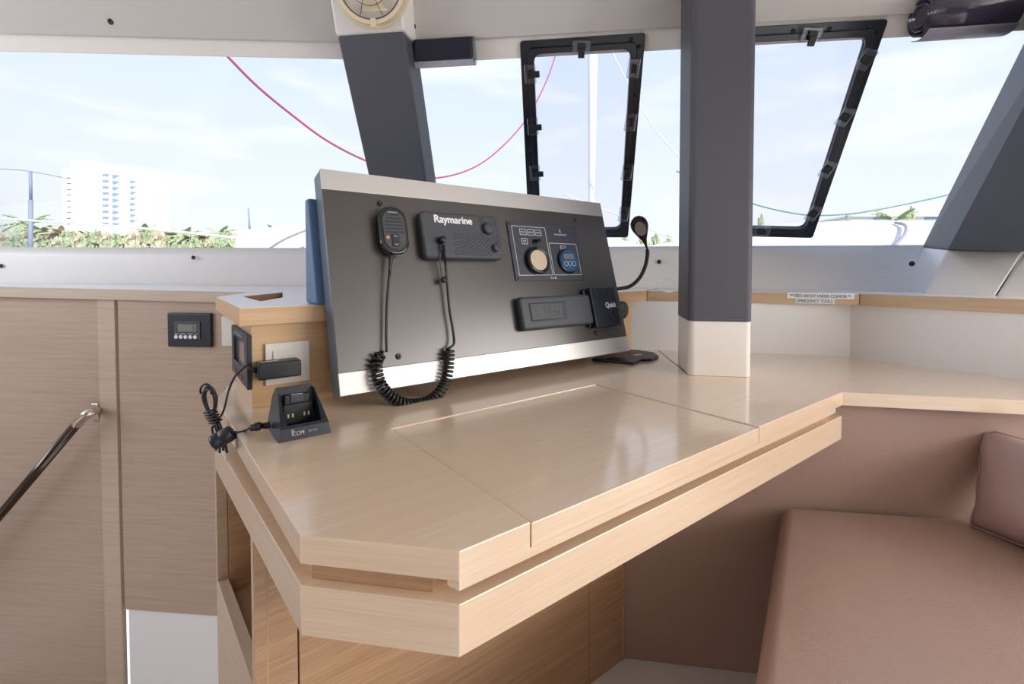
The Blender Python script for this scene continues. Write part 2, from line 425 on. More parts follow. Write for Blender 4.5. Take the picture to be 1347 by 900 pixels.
# ================================================================== PEDESTAL + COUNTERS
bL = atz(331.7, 537.8, D)                   # near left foot of the oak pedestal
bFar = bL + VV * .27
ped = thing('oak_pedestal', 'oak pedestal box standing on the chart table behind the instrument console', 'cabinet', V((bL.x, bL.y, D)))
pR_ = atplane(834, 430, bL, VV); pR_.z = 0
Wp = (pR_ - V((bL.x, bL.y, 0))).dot(U)
bl = V((bL.x, bL.y, 0))
mb = MB(); mb.slab([bl + VV * .0005, bl + U * Wp, bl + U * Wp + VV * .02, bl + VV * .0205], D, S - .0375)
build(mb, 'front_panel', M['oak_edge'], ped, .0008, 2, world=True)
mb = MB(); mb.slab([bl + VV * .021 - U * 0, bl + VV * .021 + U * .018, bl + U * .018 + VV * .25, bl + VV * .25], D, S - .0375)
build(mb, 'side_panel', M['oak_v'], ped, .0008, 2, world=True)
# wall line behind
Wa = EYE + ray(278, 355) * 1.70; Wa.z = 0
Wb = EYE + ray(0, 355) * 1.78; Wb.z = 0
wd = (Wb - Wa).normalized(); wn = V((wd.y, -wd.x, 0));  wn = wn if wn.y < 0 else -wn
Wfar = Wa + wd * 2.2; Wnear = Wa - wd * .55
# counter: pedestal top with its arm and pocket
c0 = atz(314.8, 406.1, S); c1 = atz(283.4, 391.1, S)
c2 = atz(327, 385.2, S)
cJ = atplane(850.5, 396, c0, VV); cJ.z = S                # joint on the right
h0 = atz(319.5, 390.6, S); h1 = atz(371.5, 385.0, S); h2 = atz(371.8, 391.8, S); h3 = atz(343, 397.0, S)
cb0 = V((-.617, 2.207, S)); cb1 = V((.585, 2.06, S)); cbL = V((-2.6, 2.10, S)); 
cr1 = atz(1190, 384.4, S)
ctr = thing('counter', 'pale oak counter with a cut-out pocket carrying the back of the console', 'counter', V((c0.x, c0.y, S)))
mb = MB()
# surface around the pocket as four slabs
e850 = V((.63, 2.05, S))
P_ = [c0, c1, c2, V((c2.x, 2.20, S)), V((.585, 2.055, S)), e850, cJ]
def slab_hole(outer, hole, z0, z1):
    bm = bmesh.new()
    def loop(ps): 
        vs = [bm.verts.new((p[0], p[1], z1)) for p in ps]
        return [bm.edges.new((vs[i], vs[(i + 1) % len(vs)])) for i in range(len(vs))]
    es = loop(outer) + loop(hole)
    bmesh.ops.triangle_fill(bm, use_beauty=True, use_dissolve=False, edges=es, normal=(0, 0, 1))
    r = bmesh.ops.extrude_face_region(bm, geom=list(bm.faces))
    for g in r['geom']:
        if isinstance(g, bmesh.types.BMVert): g.co.z = z0
    bmesh.ops.recalc_face_normals(bm, faces=bm.faces)
    m = MB(); bm.verts.index_update(); m.add([v.co.copy() for v in bm.verts], [[v.index for v in f.verts] for f in bm.faces]); bm.free(); return m
mb = slab_hole(P_, [h0, h1, h2, h3], S - .037, S)
build(mb, 'counter_top', M['oak_edge'], ctr, 0, world=True)
pk = inset([h0, h1, h2, h3], -.002)
mb = MB(); mb.slab([V((p.x, p.y, 0)) for p in pk], S - .05, S - .0375); build(mb, 'pocket_floor', M['oak_front'], ctr, 0, world=True)
# glossy white skin of the counter (laminate top) 
M['lam'] = mat('pale_laminate', (236, 233, 231), .28, coat=.4)
mb = slab_hole([p + V((0, 0, 0)) for p in inset(P_, .002)], inset([h0, h1, h2, h3], -.001), S + .0001, S + .0012)
build(mb, 'laminate', M['lam'], ctr, 0, world=True)

sf = atz(1130, 386.7, S); sfr = atz(1347, 394.2, S); sfr2 = sfr + (sfr - sf).normalized() * .3
shw = thing('front_shelf', 'oak edged shelf below the windscreen carrying the two printed label strips', 'shelf', cJ)
mb = MB(); mb.slab([cJ + T * .002, sf, cr1, V((1.0, 1.93, 0)), V((.64, 2.045, 0))], S - .037, S); build(mb, 'shelf_board', M['oak_edge_t'], shw, .001, 2, world=True)
shr = thing('side_shelf', 'oak edged shelf right of the label strips below the sloping pillar', 'shelf', sf)
mb = MB(); mb.slab([sf + V((.002, -.002, 0)), sfr, sfr2, sfr2 + V((.4, .25, 0)), V((1.75, 1.4, 0)), V((1.52, 1.6, 0)), cr1 + V((.004, -.003, 0))], S - .039, S - .0); build(mb, 'shelf_board', M['oak_edge_t'], shr, .001, 2, world=True)
shl = thing('wall_shelf', 'long oak shelf above the wall panels left of the pedestal', 'shelf', Wa)
f0 = atplane(348, 385.4, Wa + wn * .018, wn); f1 = atplane(0, 377.3, Wa + wn * .018, wn); f2 = f1 + (f1 - f0).normalized() * 1.0
mb = MB()
fr_l = [f2, f1, f0]; bk = [V((-2.9, 2.09, 0)), V((-2.1, 2.13, 0)), V((-.70, 2.20, 0))]
for q, zz in zip(bk, (f2.z, f1.z, S)): q.z = zz
for i in range(2):
    a, b, c, d_ = fr_l[i], fr_l[i + 1], bk[i + 1], bk[i]
    mb.hexa([a - Z * .038, b - Z * .038, c - Z * .038, d_ - Z * .038, a, b, c, d_])
build(mb, 'shelf_board', M['oak_t2'], shl, 0, world=True)
for par, pts_ in ((shw, [cJ + T * .004, sf, cr1, V((1.0, 1.93, 0)), V((.64, 2.045, 0))]), (shr, [sf + V((.003, 0, 0)), sfr, sfr2, sfr2 + V((.4, .25, 0)), V((1.75, 1.4, 0)), V((1.52, 1.6, 0)), cr1 + V((.006, -.003, 0))])):
    mb = MB(); mb.slab(inset([V((p.x, p.y, 0)) for p in pts_], .0025), S + .0001, S + .001); build(mb, 'laminate', M['lam'], par, world=True)
mb = MB(); up1 = V((0, .003, .0012)); up2 = V((0, 0, .0012))
for i in range(2):
    a, b, c, d_ = fr_l[i] + up1, fr_l[i + 1] + up1, bk[i + 1] + up2, bk[i] + up2
    e_ = Z * .001; mb.hexa([a - e_, b - e_, c - e_, d_ - e_, a, b, c, d_])
build(mb, 'laminate', M['lam'], shl, world=True)
# label strips on the shelf edge
fe = Frame(cJ, (sf - cJ), Z, (sf - cJ).cross(Z))
def strip(px0, px1, y0, y1, txt, lab, ink):
    a = fe.loc(px0, y1, .0012); b = fe.loc(px1, y0, .0012)
    t = thing('label_strip', lab, 'label', Frame(fe.w(a.x, 0, 0), fe.ex, fe.ey, fe.ez))
    w = b.x - a.x
    m = MB(); m.box(0, w, a.y, b.y, .0005, .0012); build(m, 'strip', M['paper'], t)
    h = b.y - a.y
    text(txt, M[ink], t, w * .05, a.y + h * .22, w * .9, h * .56, .0013, bold=.012)
strip(1035, 1124, 386.3, 392.4, '** FIRST-AID KIT UNDER CUSHION **', 'white label strip reading FIRST-AID KIT UNDER CUSHION on the shelf edge', 'ink_dark')
strip(1046.5, 1098, 393.0, 399.0, 'EMERGENCY TOOLS', 'white label strip reading EMERGENCY TOOLS below the longer strip', 'ink_dark')

# ================================================================== WALLS
fw = Frame(Wa, -wd, Z, wn)       # x to the right, z out of the wall
def wbox(mb, px0, px1, y0, y1, off=0, th=.02, z0=None, z1=None):
    a = fw.loc(px0, y1, off); b = fw.loc(px1, y0, off)
    return mb.box(a.x, b.x, a.y if z0 is None else z0, b.y if z1 is None else z1, off - th, off, fw.m)
xr = fw.loc(430, 500).x; xg = fw.loc(157, 500).x; xg0 = fw.loc(152.5, 500).x; xs = fw.loc(130, 500).x
zb = fw.loc(275, 810).y
tp = S - .020
mb = MB(); mb.box(xg, xr, zb, tp - .002, -.02, 0, fw.m); wl = struct(mb, 'wall_left', M['oak_t'], 'oak veneered bulkhead panel behind the chart table', .001)
mb = MB(); mb.box(xg + .01, xr, -1.2, zb - .0005, -.03, -.006, fw.m); struct(mb, 'trim_1', M['white2'], 'white lower bulkhead panel under the oak')
mb = MB(); mb.box(xs, xg0, -1.2, tp + .002, -.02, 0, fw.m); struct(mb, 'trim_2', M['oak_stile_lit'], 'oak stile beside the recessed stair panel', .001)
mb = MB(); mb.box(-2.2, xs - .0005, -1.2, tp + .012, -.03, -.012, fw.m); struct(mb, 'trim_3', M['oak_t'], 'recessed oak panel beside the companionway stairs')
mb = MB(); mb.box(xg0, xg + .012, -1.2, tp, -.032, -.03, fw.m); struct(mb, 'trim_4', M['gap'], 'dark joint behind the wall panels')

# white lower wall at the right, between desk and shelf
wq = [V((p.x, p.y, 0)) for p in (V((.40, wL.y + (.466 - .40) * .2, 0)), wL, wM)]
mb = MB()
n_ = V((.1, 1, 0)).normalized() * .03
mb.slab([wL - T * .25, wM, wM + V((.0, .05, 0)), wL - T * .25 + V((.02, .05, 0))], D, S - .037)
struct(mb, 'wall_front', M['white2'], 'white upstand wall between chart table and front shelf')
mb = MB(); mb.slab([wM + V((.0005, 0, 0)), w1, w2, w2 + V((.05, .05, 0)), w1 + V((.05, .05, 0)), wM + V((.0, .05, 0))], D, S - .0395)
struct(mb, 'wall_right', M['white2'], 'white upstand wall running to the right below the side shelf')
mb = MB()
for k in range(5):
    q = atz(1104 + k * 4.6 + random.uniform(-1, 1), 467.6 + k * .5, D)
    mb.add([q + V((0, -.004, .001)), q + V((.006 + .004 * random.random(), -.004, .001)), q + V((.004, -.0035, .005 + .006 * random.random()))], [(0, 1, 2)])

# coaming below the windows
base = [V((-2.9, 2.085, S)), cb0, cb1, cr1, V((1.50, 1.60, S)), V((1.75, 1.38, S)), V((2.2, .95, S))]
Pc = V((.585, 2.06, ZS)); tC = V((.993, -.121, 0)); tL = V((.9985, .053, 0))
cornerC = Pc + tC * 1.12
sill = [V((-2.9, 2.207 - .053 * 2.28, ZS)), V((-.617, 2.207, ZS)), Pc, cornerC, cornerC + V((.06, -.12, 0)), V((2.05, 1.35, ZS)), V((2.5, .9, ZS))]
mb = MB(); bs = [p - Z * .03 for p in base]; SUBN, SUBM = 8, 5
def crv(ps): return cat(ps, SUBN)
cb_, cs_ = crv(bs), crv(sill); nn_ = len(cb_); vs = []
for k in range(SUBM + 1):
    for a, b in zip(cb_, cs_): vs.append(a.lerp(b, k / SUBM))
for a in cs_: vs.append(a + V((.02, .07, 0)))
for a in cb_: vs.append(a + V((.02, .07, 0)))
RW = SUBM + 3; fs = []
for r_ in range(RW):
    for i in range(nn_ - 1):
        a = r_ * nn_ + i; b = ((r_ + 1) % RW) * nn_ + i; fs.append((a, a + 1, b + 1, b))
fs += [[r_ * nn_ for r_ in range(RW)], [r_ * nn_ + nn_ - 1 for r_ in range(RW)][::-1]]
mb.add(vs, fs, True)
coam = struct(mb, 'trim_5', M['white'], 'white moulded coaming under the windscreen')
for p in coam.data.polygons:
    p.use_smooth = abs(p.normal.z) < .7
def coam_screw(px, py, seg):
    a, b = base[seg], base[seg + 1]; c = sill[seg]
    nn = (b - a).cross(c - a).normalized(); nn = nn if nn.y < 0 else -nn
    p = atplane(px, py, a, nn)
    build(screw_mb(p, nn, .0075, .004), 'screw', M['screw'], coam, world=True)
coam_screw(254.5, 339, 0); coam_screw(1, 350, 0); coam_screw(867, 344.5, 2); coam_screw(1199.5, 347, 2)

# window planes
lean = V((.099, .958, -1.5)).normalized()
nC = tC.cross(lean).normalized(); nC = nC if nC.y < 0 else -nC     # towards the cabin
nL = tL.cross(lean).normalized(); nL = nL if nL.y < 0 else -nL
fC = Frame(V((.1, Pc.y + .121 / .993 * (.585 - .1), ZS)), tC, -lean, nC)
fL = Frame(V((-.617, 2.207, ZS)), tL, -lean, nL)
def glass(name, fr, x0, x1, y1, off=-.03, lab=''):
    m = MB(); m.box(x0, x1, -.03, y1, off - .004, off, fr.m); return struct(m, name, M['glass'], lab)
topC = fC.loc(760, 73).y; topL = fL.loc(220, 73).y
xp = fC.loc(1213, 323).x
xl = fC.loc(520, 200).x
glass('window_2', fC, xl, xp + 1.0, topC + .1, lab='tinted windscreen pane across the middle')
glass('window_1', fL, -2.6, .10, topL + .1, lab='tinted windscreen pane left of the slate pillar')
# head band above the glass
mb = MB()
a = fL.loc(-300, 62); b = fL.loc(520, 79)
yb = fL.loc(220, 73).y; yt = yb + .16
mb.box(-2.6, .10, yb, yt, -.025, .0, fL.m); struct(mb, 'trim_6', M['white'], 'white head band above the left windscreen', .003)
mb = MB(); mb.box(xl, xp + 1.2, fC.loc(760, 72.5).y, fC.loc(760, 72.5).y + .16, -.025, .0, fC.m); struct(mb, 'trim_7', M['white'], 'white head band above the middle windscreen', .003)
# ceiling
q1 = fC.w(*fC.loc(545, 55, .02)[:2], .02); q2 = fC.w(*fC.loc(997, 29, .02)[:2], .02)
q0 = fL.w(*fL.loc(447, 55, .02)[:2], .02); qm = fL.w(*fL.loc(0, 43.4, .02)[:2], .02)
ZC = (q1.z + q2.z) / 2
print('CEIL', q1, q2, q0, qm, 'hatch', fC.loc(686, 53), fC.loc(851, 42))
qr = q2 + (q2 - q1).normalized() * 2.6
ql = qm + (qm - q0).normalized() * 1.2
mb = MB()
front = [ql, qm, q0, q1, q2, qr]
rise_ = V((-.02, -.17, .30))
second = [p + rise_ for p in front]
bz = second[3].z
for p in second: p.z = p.z * .3 + bz * .7
bkp = [V((x, -3.2, bz)) for x in (-3.4, -2.2, -.6, -.2, 1.2, 4.2)]
rows = [front, second, bkp]
up_ = [[p + Z * .08 for p in r] for r in rows]
vs = [p for r in rows for p in r] + [p for r in up_ for p in r]; n = 6; K = 18; fs = []
for r_ in range(2):
    for i in range(n - 1):
        a = r_ * n + i; fs += [(a, a + 1, a + n + 1, a + n), (K + a, K + a + n, K + a + n + 1, K + a + 1)]
    fs += [(r_ * n, r_ * n + n, K + r_ * n + n, K + r_ * n), (r_ * n + n - 1, K + r_ * n + n - 1, K + r_ * n + 2 * n - 1, r_ * n + 2 * n - 1)]
for i in range(n - 1): fs += [(i, K + i, K + i + 1, i + 1), (12 + i, 12 + i + 1, K + 12 + i + 1, K + 12 + i)]
mb.add(vs, fs); ceil = struct(mb, 'ceiling', M['headliner'], 'off white headliner')
def ceil_screw(px, py, a, b):
    nn = (b - a).cross(rise_).normalized(); nn = nn if nn.y < 0 else -nn
    p = atplane(px, py, a, nn); build(screw_mb(p, nn, .008, .004), 'screw', M['screw'], ceil, world=True)
ceil_screw(145.5, 28.5, qm, q0); ceil_screw(543.5, 34.5, q1, q2)
# unseen after bulkhead, added to darken the rear, its door opening to starboard
mb = MB(); mb.box(-3.4, 1.2, -3.25, -3.2, -1.2, bz + .08); mb.box(1.2, 4.2, -3.25, -3.2, 1.9, bz + .08); struct(mb, 'wall_back', mat('aft_bulkhead', (150, 132, 118), .6), 'oak toned after bulkhead added out of view to darken the saloon rear')
for nm_, xx in (('wall_port', -3.5), ('wall_starboard', 4.2)):  # unseen cabin sides, added to cut the low light from outside
    mb = MB(); mb.box(xx, xx + .06, -3.2, 2.0, -1.2, 1.05); mb.box(xx, xx + .06, -3.2, 2.0, 1.85, bz + .08); struct(mb, nm_, M['headliner'], 'unseen cabin side wall, added to block low light below and above the long side windows')
# floors
mb = MB(); mb.slab([V((-.42, -2.6, 0)), V((2.6, -2.6, 0)), V((2.6, 1.9, 0)), V((-.2, 1.9, 0)), V((-.2, .75, 0)), V((-.42, .70, 0))], -.05, 0)
struct(mb, 'floor', M['floor'], 'pale saloon floor')
mb = MB(); mb.slab([V((-3, -2.6, 0)), V((-.2, -2.6, 0)), V((-.2, 2.2, 0)), V((-3, 2.2, 0))], -1.25, -1.2)
struct(mb, 'floor_lower', M['oak_t'], 'lower oak floor at the foot of the companionway')

# ================================================================== PILLARS AND COLUMN
# middle column
k0 = atz(905.5, 494, D); kr = atz(988.5, 497, D); kb = atz(888.6, 477.5, D)
kw = (kr - k0).length; kdp = (kb - k0).length
kx = (kr - k0).normalized(); ky = V((-kx.y, kx.x, 0))
col = thing('saloon_column', 'square slate-wrapped column with white foot standing on the chart table', 'column', Frame(V((k0.x, k0.y, D)), kx, ky, Z))
zc = 1.05 - D - (422.5 - 355) / F * k0.y
ztop = bz - D + .02
mb = MB(); mb.prism([V(p) for p in rrect(0, kw, 0, kdp, .016)], V((0, 0, zc))); build(mb, 'white_foot', M['white'], col, .002, 2)['label'] = 'white moulded foot'
mb = MB(); mb.prism([p + V((0, 0, zc + .0005)) for p in rrect(-.001, kw + .001, -.001, kdp + .001, .016)], V((0, 0, ztop - zc))); build(mb, 'leatherette_wrap', M['slate'], col, .002, 2)['label'] = 'slate leatherette wrap'
mb = MB()
for k in range(42):
    x = .012 + (kw - .024) * k / 41
    mb.box(x, x + .0022, -.0018, 0, zc + .006, zc + .0072)
build(mb, 'stitching', mat('thread', (110, 112, 120), .7), col)

# left pillar
def fo(px, py, off): return fC.w(*fC.loc(px, py, off)[:2], off)
OFF = .10
pil = thing('windscreen_pillar', 'slanted slate pillar behind the console with a white head', 'pillar', fo(535, 340, .05))
ya = 345; yb2 = 44
FLb = fo(443 + .224 * (ya - 47), ya, OFF); FRb = fo(530 + .153 * (ya - 40), ya, OFF)
FLt = fo(443, 47, OFF); FRt = fo(530.5, 40.5, OFF)
BRt = fo(547, 78, 0); BRb = fo(547 + .157 * (ya - 78), ya, 0)
up = (FLt - FLb).normalized()
BRt = BRb + (FRt - FRb)   # parallel
bk_off = BRb - FRb
BLb = FLb + bk_off; BLt = FLt + bk_off
BRt = FRt + bk_off
mb = MB(); mb.hexa([FLb, FRb, BRb, BLb, FLt, FRt, BRt, BLt]); build(mb, 'leatherette_wrap', M['slate'], pil, .008, 3, world=True)['label'] = 'slate leatherette wrap'
dl = fo(436.5, 5, OFF) - fo(442, 47, OFF); k_ = .30
d1 = (fo(436, 0, OFF) - fo(443, 47, OFF)); d2 = (fo(526, 0, OFF) - fo(530.5, 40.5, OFF))
e = .004
A0 = FLt + V((-e, -e, 0)); B0 = FRt + V((e, -e, 0)); C0 = BRt + V((e, 0, 0)); D0 = BLt + V((-e, 0, 0))
topz = bz + .02
def rise(p, d, z): return p + d * ((z - p.z) / d.z)
mb = MB(); mb.hexa([A0, B0, C0, D0, rise(A0, d1, topz) , rise(B0, d2, topz), rise(C0, d2, topz), rise(D0, d1, topz)])
build(mb, 'white_head', M['white'], pil, .008, 3, world=True)['label'] = 'white moulded head'
print('PILLAR', FLt, FRt, BRt, FLb, 'ZC', ZC)

# right pillar
rp = thing('corner_pillar', 'wide slate corner pillar on a white base at the right window', 'pillar', aty(1260, 345, 1.7))
E1b = fo(1213.5, 325, 0); E1t = fo(1213.5 + .4981 * 345, -20, 0)
E2b = aty(1246.7, 328.5, 1.66); 
t_ = (E1t - E1b)
E2t = E2b + (aty(1347 + .533 * 160, -20, 1) - EYE) * 1.12 + EYE - E2b
E3b = aty(1420, 333, 1.20); E3t = E2t + (E3b - E2b)
E4b = E3b + (E1b - E2b) + V((.1, 0, 0)); E4t = E3t + (E1b - E2b) + V((.1, 0, 0))
mb = MB(); mb.hexa([E1b, E2b, E3b, E4b, E1t, E2t, E3t, E4t]); build(mb, 'leatherette_wrap', M['slate'], rp, .0015, 2, world=True)['label'] = 'slate leatherette wrap'
G1 = atz(1190.5, 384.6, S); G2 = atz(1216, 386.6, S); G3 = atz(1312, 389, S); G3 = G3
H1 = E1b - Z * .0005; H2 = E2b - Z * .0005
H3 = E2b + (E3b - E2b) * .55 - Z * .0005

G3 = atz(1310, 389.2, S); H3 = atplane(1347, 330.5, G2, (G3 - G2).cross(H2 - G2).normalized()); G1 = atplane(1190.5, 384.6, G2, (H1 - G2).cross(H2 - G2).normalized())
H4 = H1 + (H3 - H2); G4 = G1 + (G3 - G2)
mb = MB(); mb.hexa([G1, G2, G3, G4, H1, H2, H3, H4]); build(mb, 'white_base', M['white'], rp, .006, 3, world=True)['label'] = 'white moulded base'
G5 = G3 + (G3 - G2) * 1.5; H5 = H3 + (H3 - H2) * 1.0
mb = MB(); mb.hexa([G3 + V((.003, 0, 0)), G5, G5 + V((.2, .1, 0)), G4 + V((.2, .1, 0)), H3 + V((.003, 0, 0)), H5, H5 + V((.2, .1, 0)), H4 + V((.2, .1, 0))]); build(mb, 'white_side_moulding', M['white'], rp, .006, 3, world=True)

# ================================================================== HATCHES in the windscreen
def quad_loc(pts, off): return [V((fC.loc(x, y, off).x, fC.loc(x, y, off).y, off)) for x, y in pts]
def round_poly(pts, r, n=4):
    out = []; N = len(pts)
    for i in range(N):
        a, b, c = pts[i - 1], pts[i], pts[(i + 1) % N]
        d1 = (a - b).normalized(); d2 = (c - b).normalized()
        p = b + d1 * r; q = b + d2 * r
        for k in range(n + 1):
            t = k / n; out.append(p * (1 - t) ** 2 + b * 2 * t * (1 - t) + q * t * t)
    return out
def hatch(label, outer, inner, latches, screws):
    th = thing('opening_hatch', label, 'window hatch', fC, 'framed hatches in the windscreen')
    o1 = quad_loc(outer, .0); i1 = quad_loc(inner, .0)
    oR = round_poly(o1, .012); iR = round_poly(i1, .03)
    mid = [a * .45 + b * .55 for a, b in zip(o1, i1)]; mR = round_poly(mid, .022)
    mb = MB(); mb.ring(oR, iR, V((0, 0, .012))); build(mb, 'outer_frame', M['navy'], th, .002, 2)
    mb = MB(); mb.ring([p + V((0, 0, .0125)) for p in mR], [p + V((0, 0, .0125)) for p in iR], V((0, 0, .014))); build(mb, 'inner_frame', M['navy'], th, .003, 2)
    gp = [a * -.0 + b for a, b in zip(o1, i1)]
    mb = MB(); mb.prism([p + V((0, 0, .004)) for p in iR], V((0, 0, .003))); build(mb, 'pane', M['hatch_glass'], th)
    for (px, py, ang, side) in latches:
        c = fC.loc(px, py, .027); m = Matrix.Translation(V((c.x, c.y, .027))) @ Matrix.Rotation(R(ang), 4, 'Z')
        mb = MB(); mb.box(-.020, .020, -.032, .032, 0, .009, m); L_ = build(mb, 'latch', M['clear'], th, .003, 2)
        mb = MB(); mb.box(-.010, .010, -.014, .014, .0092, .016, m); mb.box(.004 * side, .034 * side, -.011, .011, .0162, .024, m)
        build(mb, 'latch_tab', M['black'], L_, .002, 2)
    for (px, py) in screws:
        c = fC.loc(px, py, .012)
        build(screw_mb(V((c.x, c.y, .012)), (0, 0, 1), .006, .003), 'screw', M['screw'], th)
    return th
hatch('dark framed opening hatch left of the column with a bright mast behind it',
      [(685.7, 53.5), (850.5, 41.8), (826, 310.5), (696, 310.5)], [(704, 70), (830.5, 62.2), (815.5, 298), (712, 298)],
      [(699, 97, 2, 1), (702, 166, 2, 1), (704.5, 227, 2, 1), (834.5, 89, -5, -.3), (830, 160, -5, -.3), (825, 226, -5, -.3), (820.5, 281, -5, -.3), (766.5, 60.5, -92, 1)],
      [(702.5, 59.5), (832, 51), (842, 60), (835, 125), (829.5, 192), (824, 252), (695, 133), (698.5, 197), (818.5, 303)])
hatch('dark framed opening hatch right of the column with a slanting right side',
      [(900, 39), (1170, 21.8), (1068.5, 310.5), (905, 307)], [(915, 57), (1140, 45), (1058, 296.5), (920, 294)],
      [(1141.5, 76, -20, -.8), (1113, 152, -20, -.8), (1089.5, 221, -20, -.8), (1070.5, 279, -20, -.8), (1070, 42.5, -94, 1), (1002, 303, 90, 0.2)],
      [(1046, 38.5), (1094, 35.5), (1147, 32), (1154, 43), (1130, 113), (1104, 187), (1082.5, 250.5), (1066.5, 299), (1055, 306)])

# roller blinds under the head band
def blind_left():
    a = fo(546, 55, .05); 
    t = thing('folded_blind', 'dark folded window blind right of the slate pillar at the headliner', 'window blind', a)
    P = lambda x, y, o: fo(x, y, o)
    mb = MB(); mb.hexa([P(544, 81, .01), P(622, 77, .01), P(622, 77, .05), P(544, 81, .05), P(544, 52, .01), P(621, 47.5, .01), P(621, 47.5, .05), P(544, 52, .05)])
    build(mb, 'blind_pack', M['blind'], t, .006, 3, world=True)
    mb = MB(); mb.hexa([P(545, 90.5, .02), P(627, 86, .02), P(627, 86, .045), P(545, 90.5, .045), P(545, 81.5, .012), P(624, 77.5, .012), P(624, 77.5, .048), P(545, 81.5, .048)])
    build(mb, 'clear_bottom_strip', M['film'], t, .002, 2, world=True)
    mb = MB(); mb.hexa([P(622.5, 80, .01), P(628, 84, .01), P(628, 84, .05), P(622.5, 80, .05), P(621.5, 48, .01), P(624.5, 48, .01), P(624.5, 48, .05), P(621.5, 48, .05)])
    build(mb, 'end_cap', M['clear'], t, .001, 2, world=True)
blind_left()
def blind_right():
    a = fo(1210, 22, .06); b = fo(1326, 14, .06)
    t = thing('rolled_blind', 'rolled dark window film hanging at the headliner right of the right hatch', 'window blind', a)
    ax = (b - a).normalized(); r = abs((fo(1210, 53, .06) - fo(1210, 24, .06)).length)
    r = .066
    mb = MB(); n = 28
    # rolled sheet with an open spiral end
    pts = []
    e1 = (Z - ax * Z.dot(ax)).normalized(); e2 = ax.cross(e1)
    def sp(c, k, rr): q = math.pi * 2 * k; return c + (e1 * math.cos(q) + e2 * math.sin(q)) * rr
    vs = []; fs = []; N = 90
    for i in range(N):
        k = i / (N - 1) * 2.6; rr = r * (1 - .22 * k)
        vs += [sp(a, k, rr), sp(b, k, rr)]
    for i in range(N - 1): fs.append((2 * i, 2 * i + 1, 2 * i + 3, 2 * i + 2))
    mb.add(vs, fs, True); o = build(mb, 'rolled_sheet', M['blind2'], t, world=True)
    so = o.modifiers.new('s', 'SOLIDIFY'); so.thickness = .003
    mb = MB(); mb.disc(a + ax * .004, ax, r * .42, (b - a).length - .01, 24); build(mb, 'core_tube', M['slate'], t, world=True)
    vs = []; fs = []
    for k in range(9):
        q = .40 + .19 * k / 8
        for c_ in (a, b): vs += [sp(c_, q, r * 1.03), sp(c_, q, r * 1.06)]
    for k in range(8):
        o_k = 4 * k; fs += [(o_k + 1, o_k + 3, o_k + 7, o_k + 5), (o_k, o_k + 4, o_k + 6, o_k + 2), (o_k, o_k + 1, o_k + 5, o_k + 4), (o_k + 2, o_k + 6, o_k + 7, o_k + 3)]
    fs += [(0, 2, 3, 1), (32, 33, 35, 34)]
    mb = MB(); mb.add(vs, fs, True); build(mb, 'frosted_bottom_strip', M['film'], t, world=True)
blind_right()

# ================================================================== CONSOLE
TILT = R(15)
Wp_ = (Z * math.cos(TILT) + VV * math.sin(TILT)); Nf = (Z * math.sin(TILT) - VV * math.cos(TILT))
gz = D + .033
o0 = atz(447.5, 521.5, gz)
fP = Frame(o0, U, Wp_, Nf)
br = fP.loc(828.5, 461.5); tl = fP.loc(422.5, 223.5); tr = fP.loc(789.3, 266.8)
PW = (br.x + tr.x) / 2; PH = (tl.y + tr.y) / 2
print('PANEL', br, tl, tr)
con = thing('instrument_console', 'tilted anthracite instrument console with aluminium strips above the chart table', 'console', fP)
b1 = fP.loc(445, 490.6).y; b2 = fP.loc(822.6, 443).y; t1 = fP.loc(423.4, 251).y; t2 = fP.loc(791, 283.5).y
bb = (b1 + b2) / 2; tt = (t1 + t2) / 2
mb = MB(); mb.box(0, PW, 0, PH, -.055, -.0035); build(mb, 'housing', M['panel_side'], con, .002, 2)['label'] = 'blue-grey side housing'
mb = MB(); mb.box(.0005, PW - .0005, bb, tt, -.0034, 0); build(mb, 'face_plate', M['panel'], con, .0006, 2)
mb = MB(); mb.box(.0, PW, tt + .0004, PH + .0005, -.0034, .001); build(mb, 'top_strip', M['alu'], con, .0006, 2)['label'] = 'aluminium top strip'
mb = MB(); mb.box(.0, PW, -.0005, bb - .0004, -.0034, .001); build(mb, 'bottom_strip', M['alu'], con, .0006, 2)['label'] = 'aluminium bottom strip'
for (px, py) in ((499.5, 268), (524, 469), (755.5, 289), (783.5, 438.5)):
    q = fP.loc(px, py); build(screw_mb(V((q.x, q.y, 0)), (0, 0, 1), .0058, .004), 'screw', M['black_gloss'], con)
# rear casing resting on the counter
r0 = atz(402.3, 398.3, S + .0015)
rz0 = S + .0015
cs = V((r0.x, r0.y, rz0)); rt = (263 - 355)
hgt = 1.05 + (355 - 263) / F * r0.y - rz0
dn = (cs.dot(VV) - (o0.dot(VV) + math.tan(TILT) * (rz0 - gz) + .06))
mb = MB(); a = cs - VV * dn; 
lean_ = VV * math.tan(TILT) * hgt
mb.hexa([a, a + U * .50, cs + U * .50, cs, a + lean_ * .98 + Z * (hgt), a + lean_ * .98 + U * .50 + Z * (hgt), cs + U * .50 + Z * hgt, cs + Z * hgt])
build(mb, 'rear_casing', M['blue_box'], con, .006, 3, world=True)['label'] = 'blue-grey rear casing'

def on_panel(name, label, cat_, px, py, off=0):
    q = fP.loc(px, py, off); return thing(name, label, cat_, Frame(fP.w(q.x, q.y, 0), U, Wp_, Nf)), q
def PL(px, py, off=0): q = fP.loc(px, py, off); return q.x, q.y

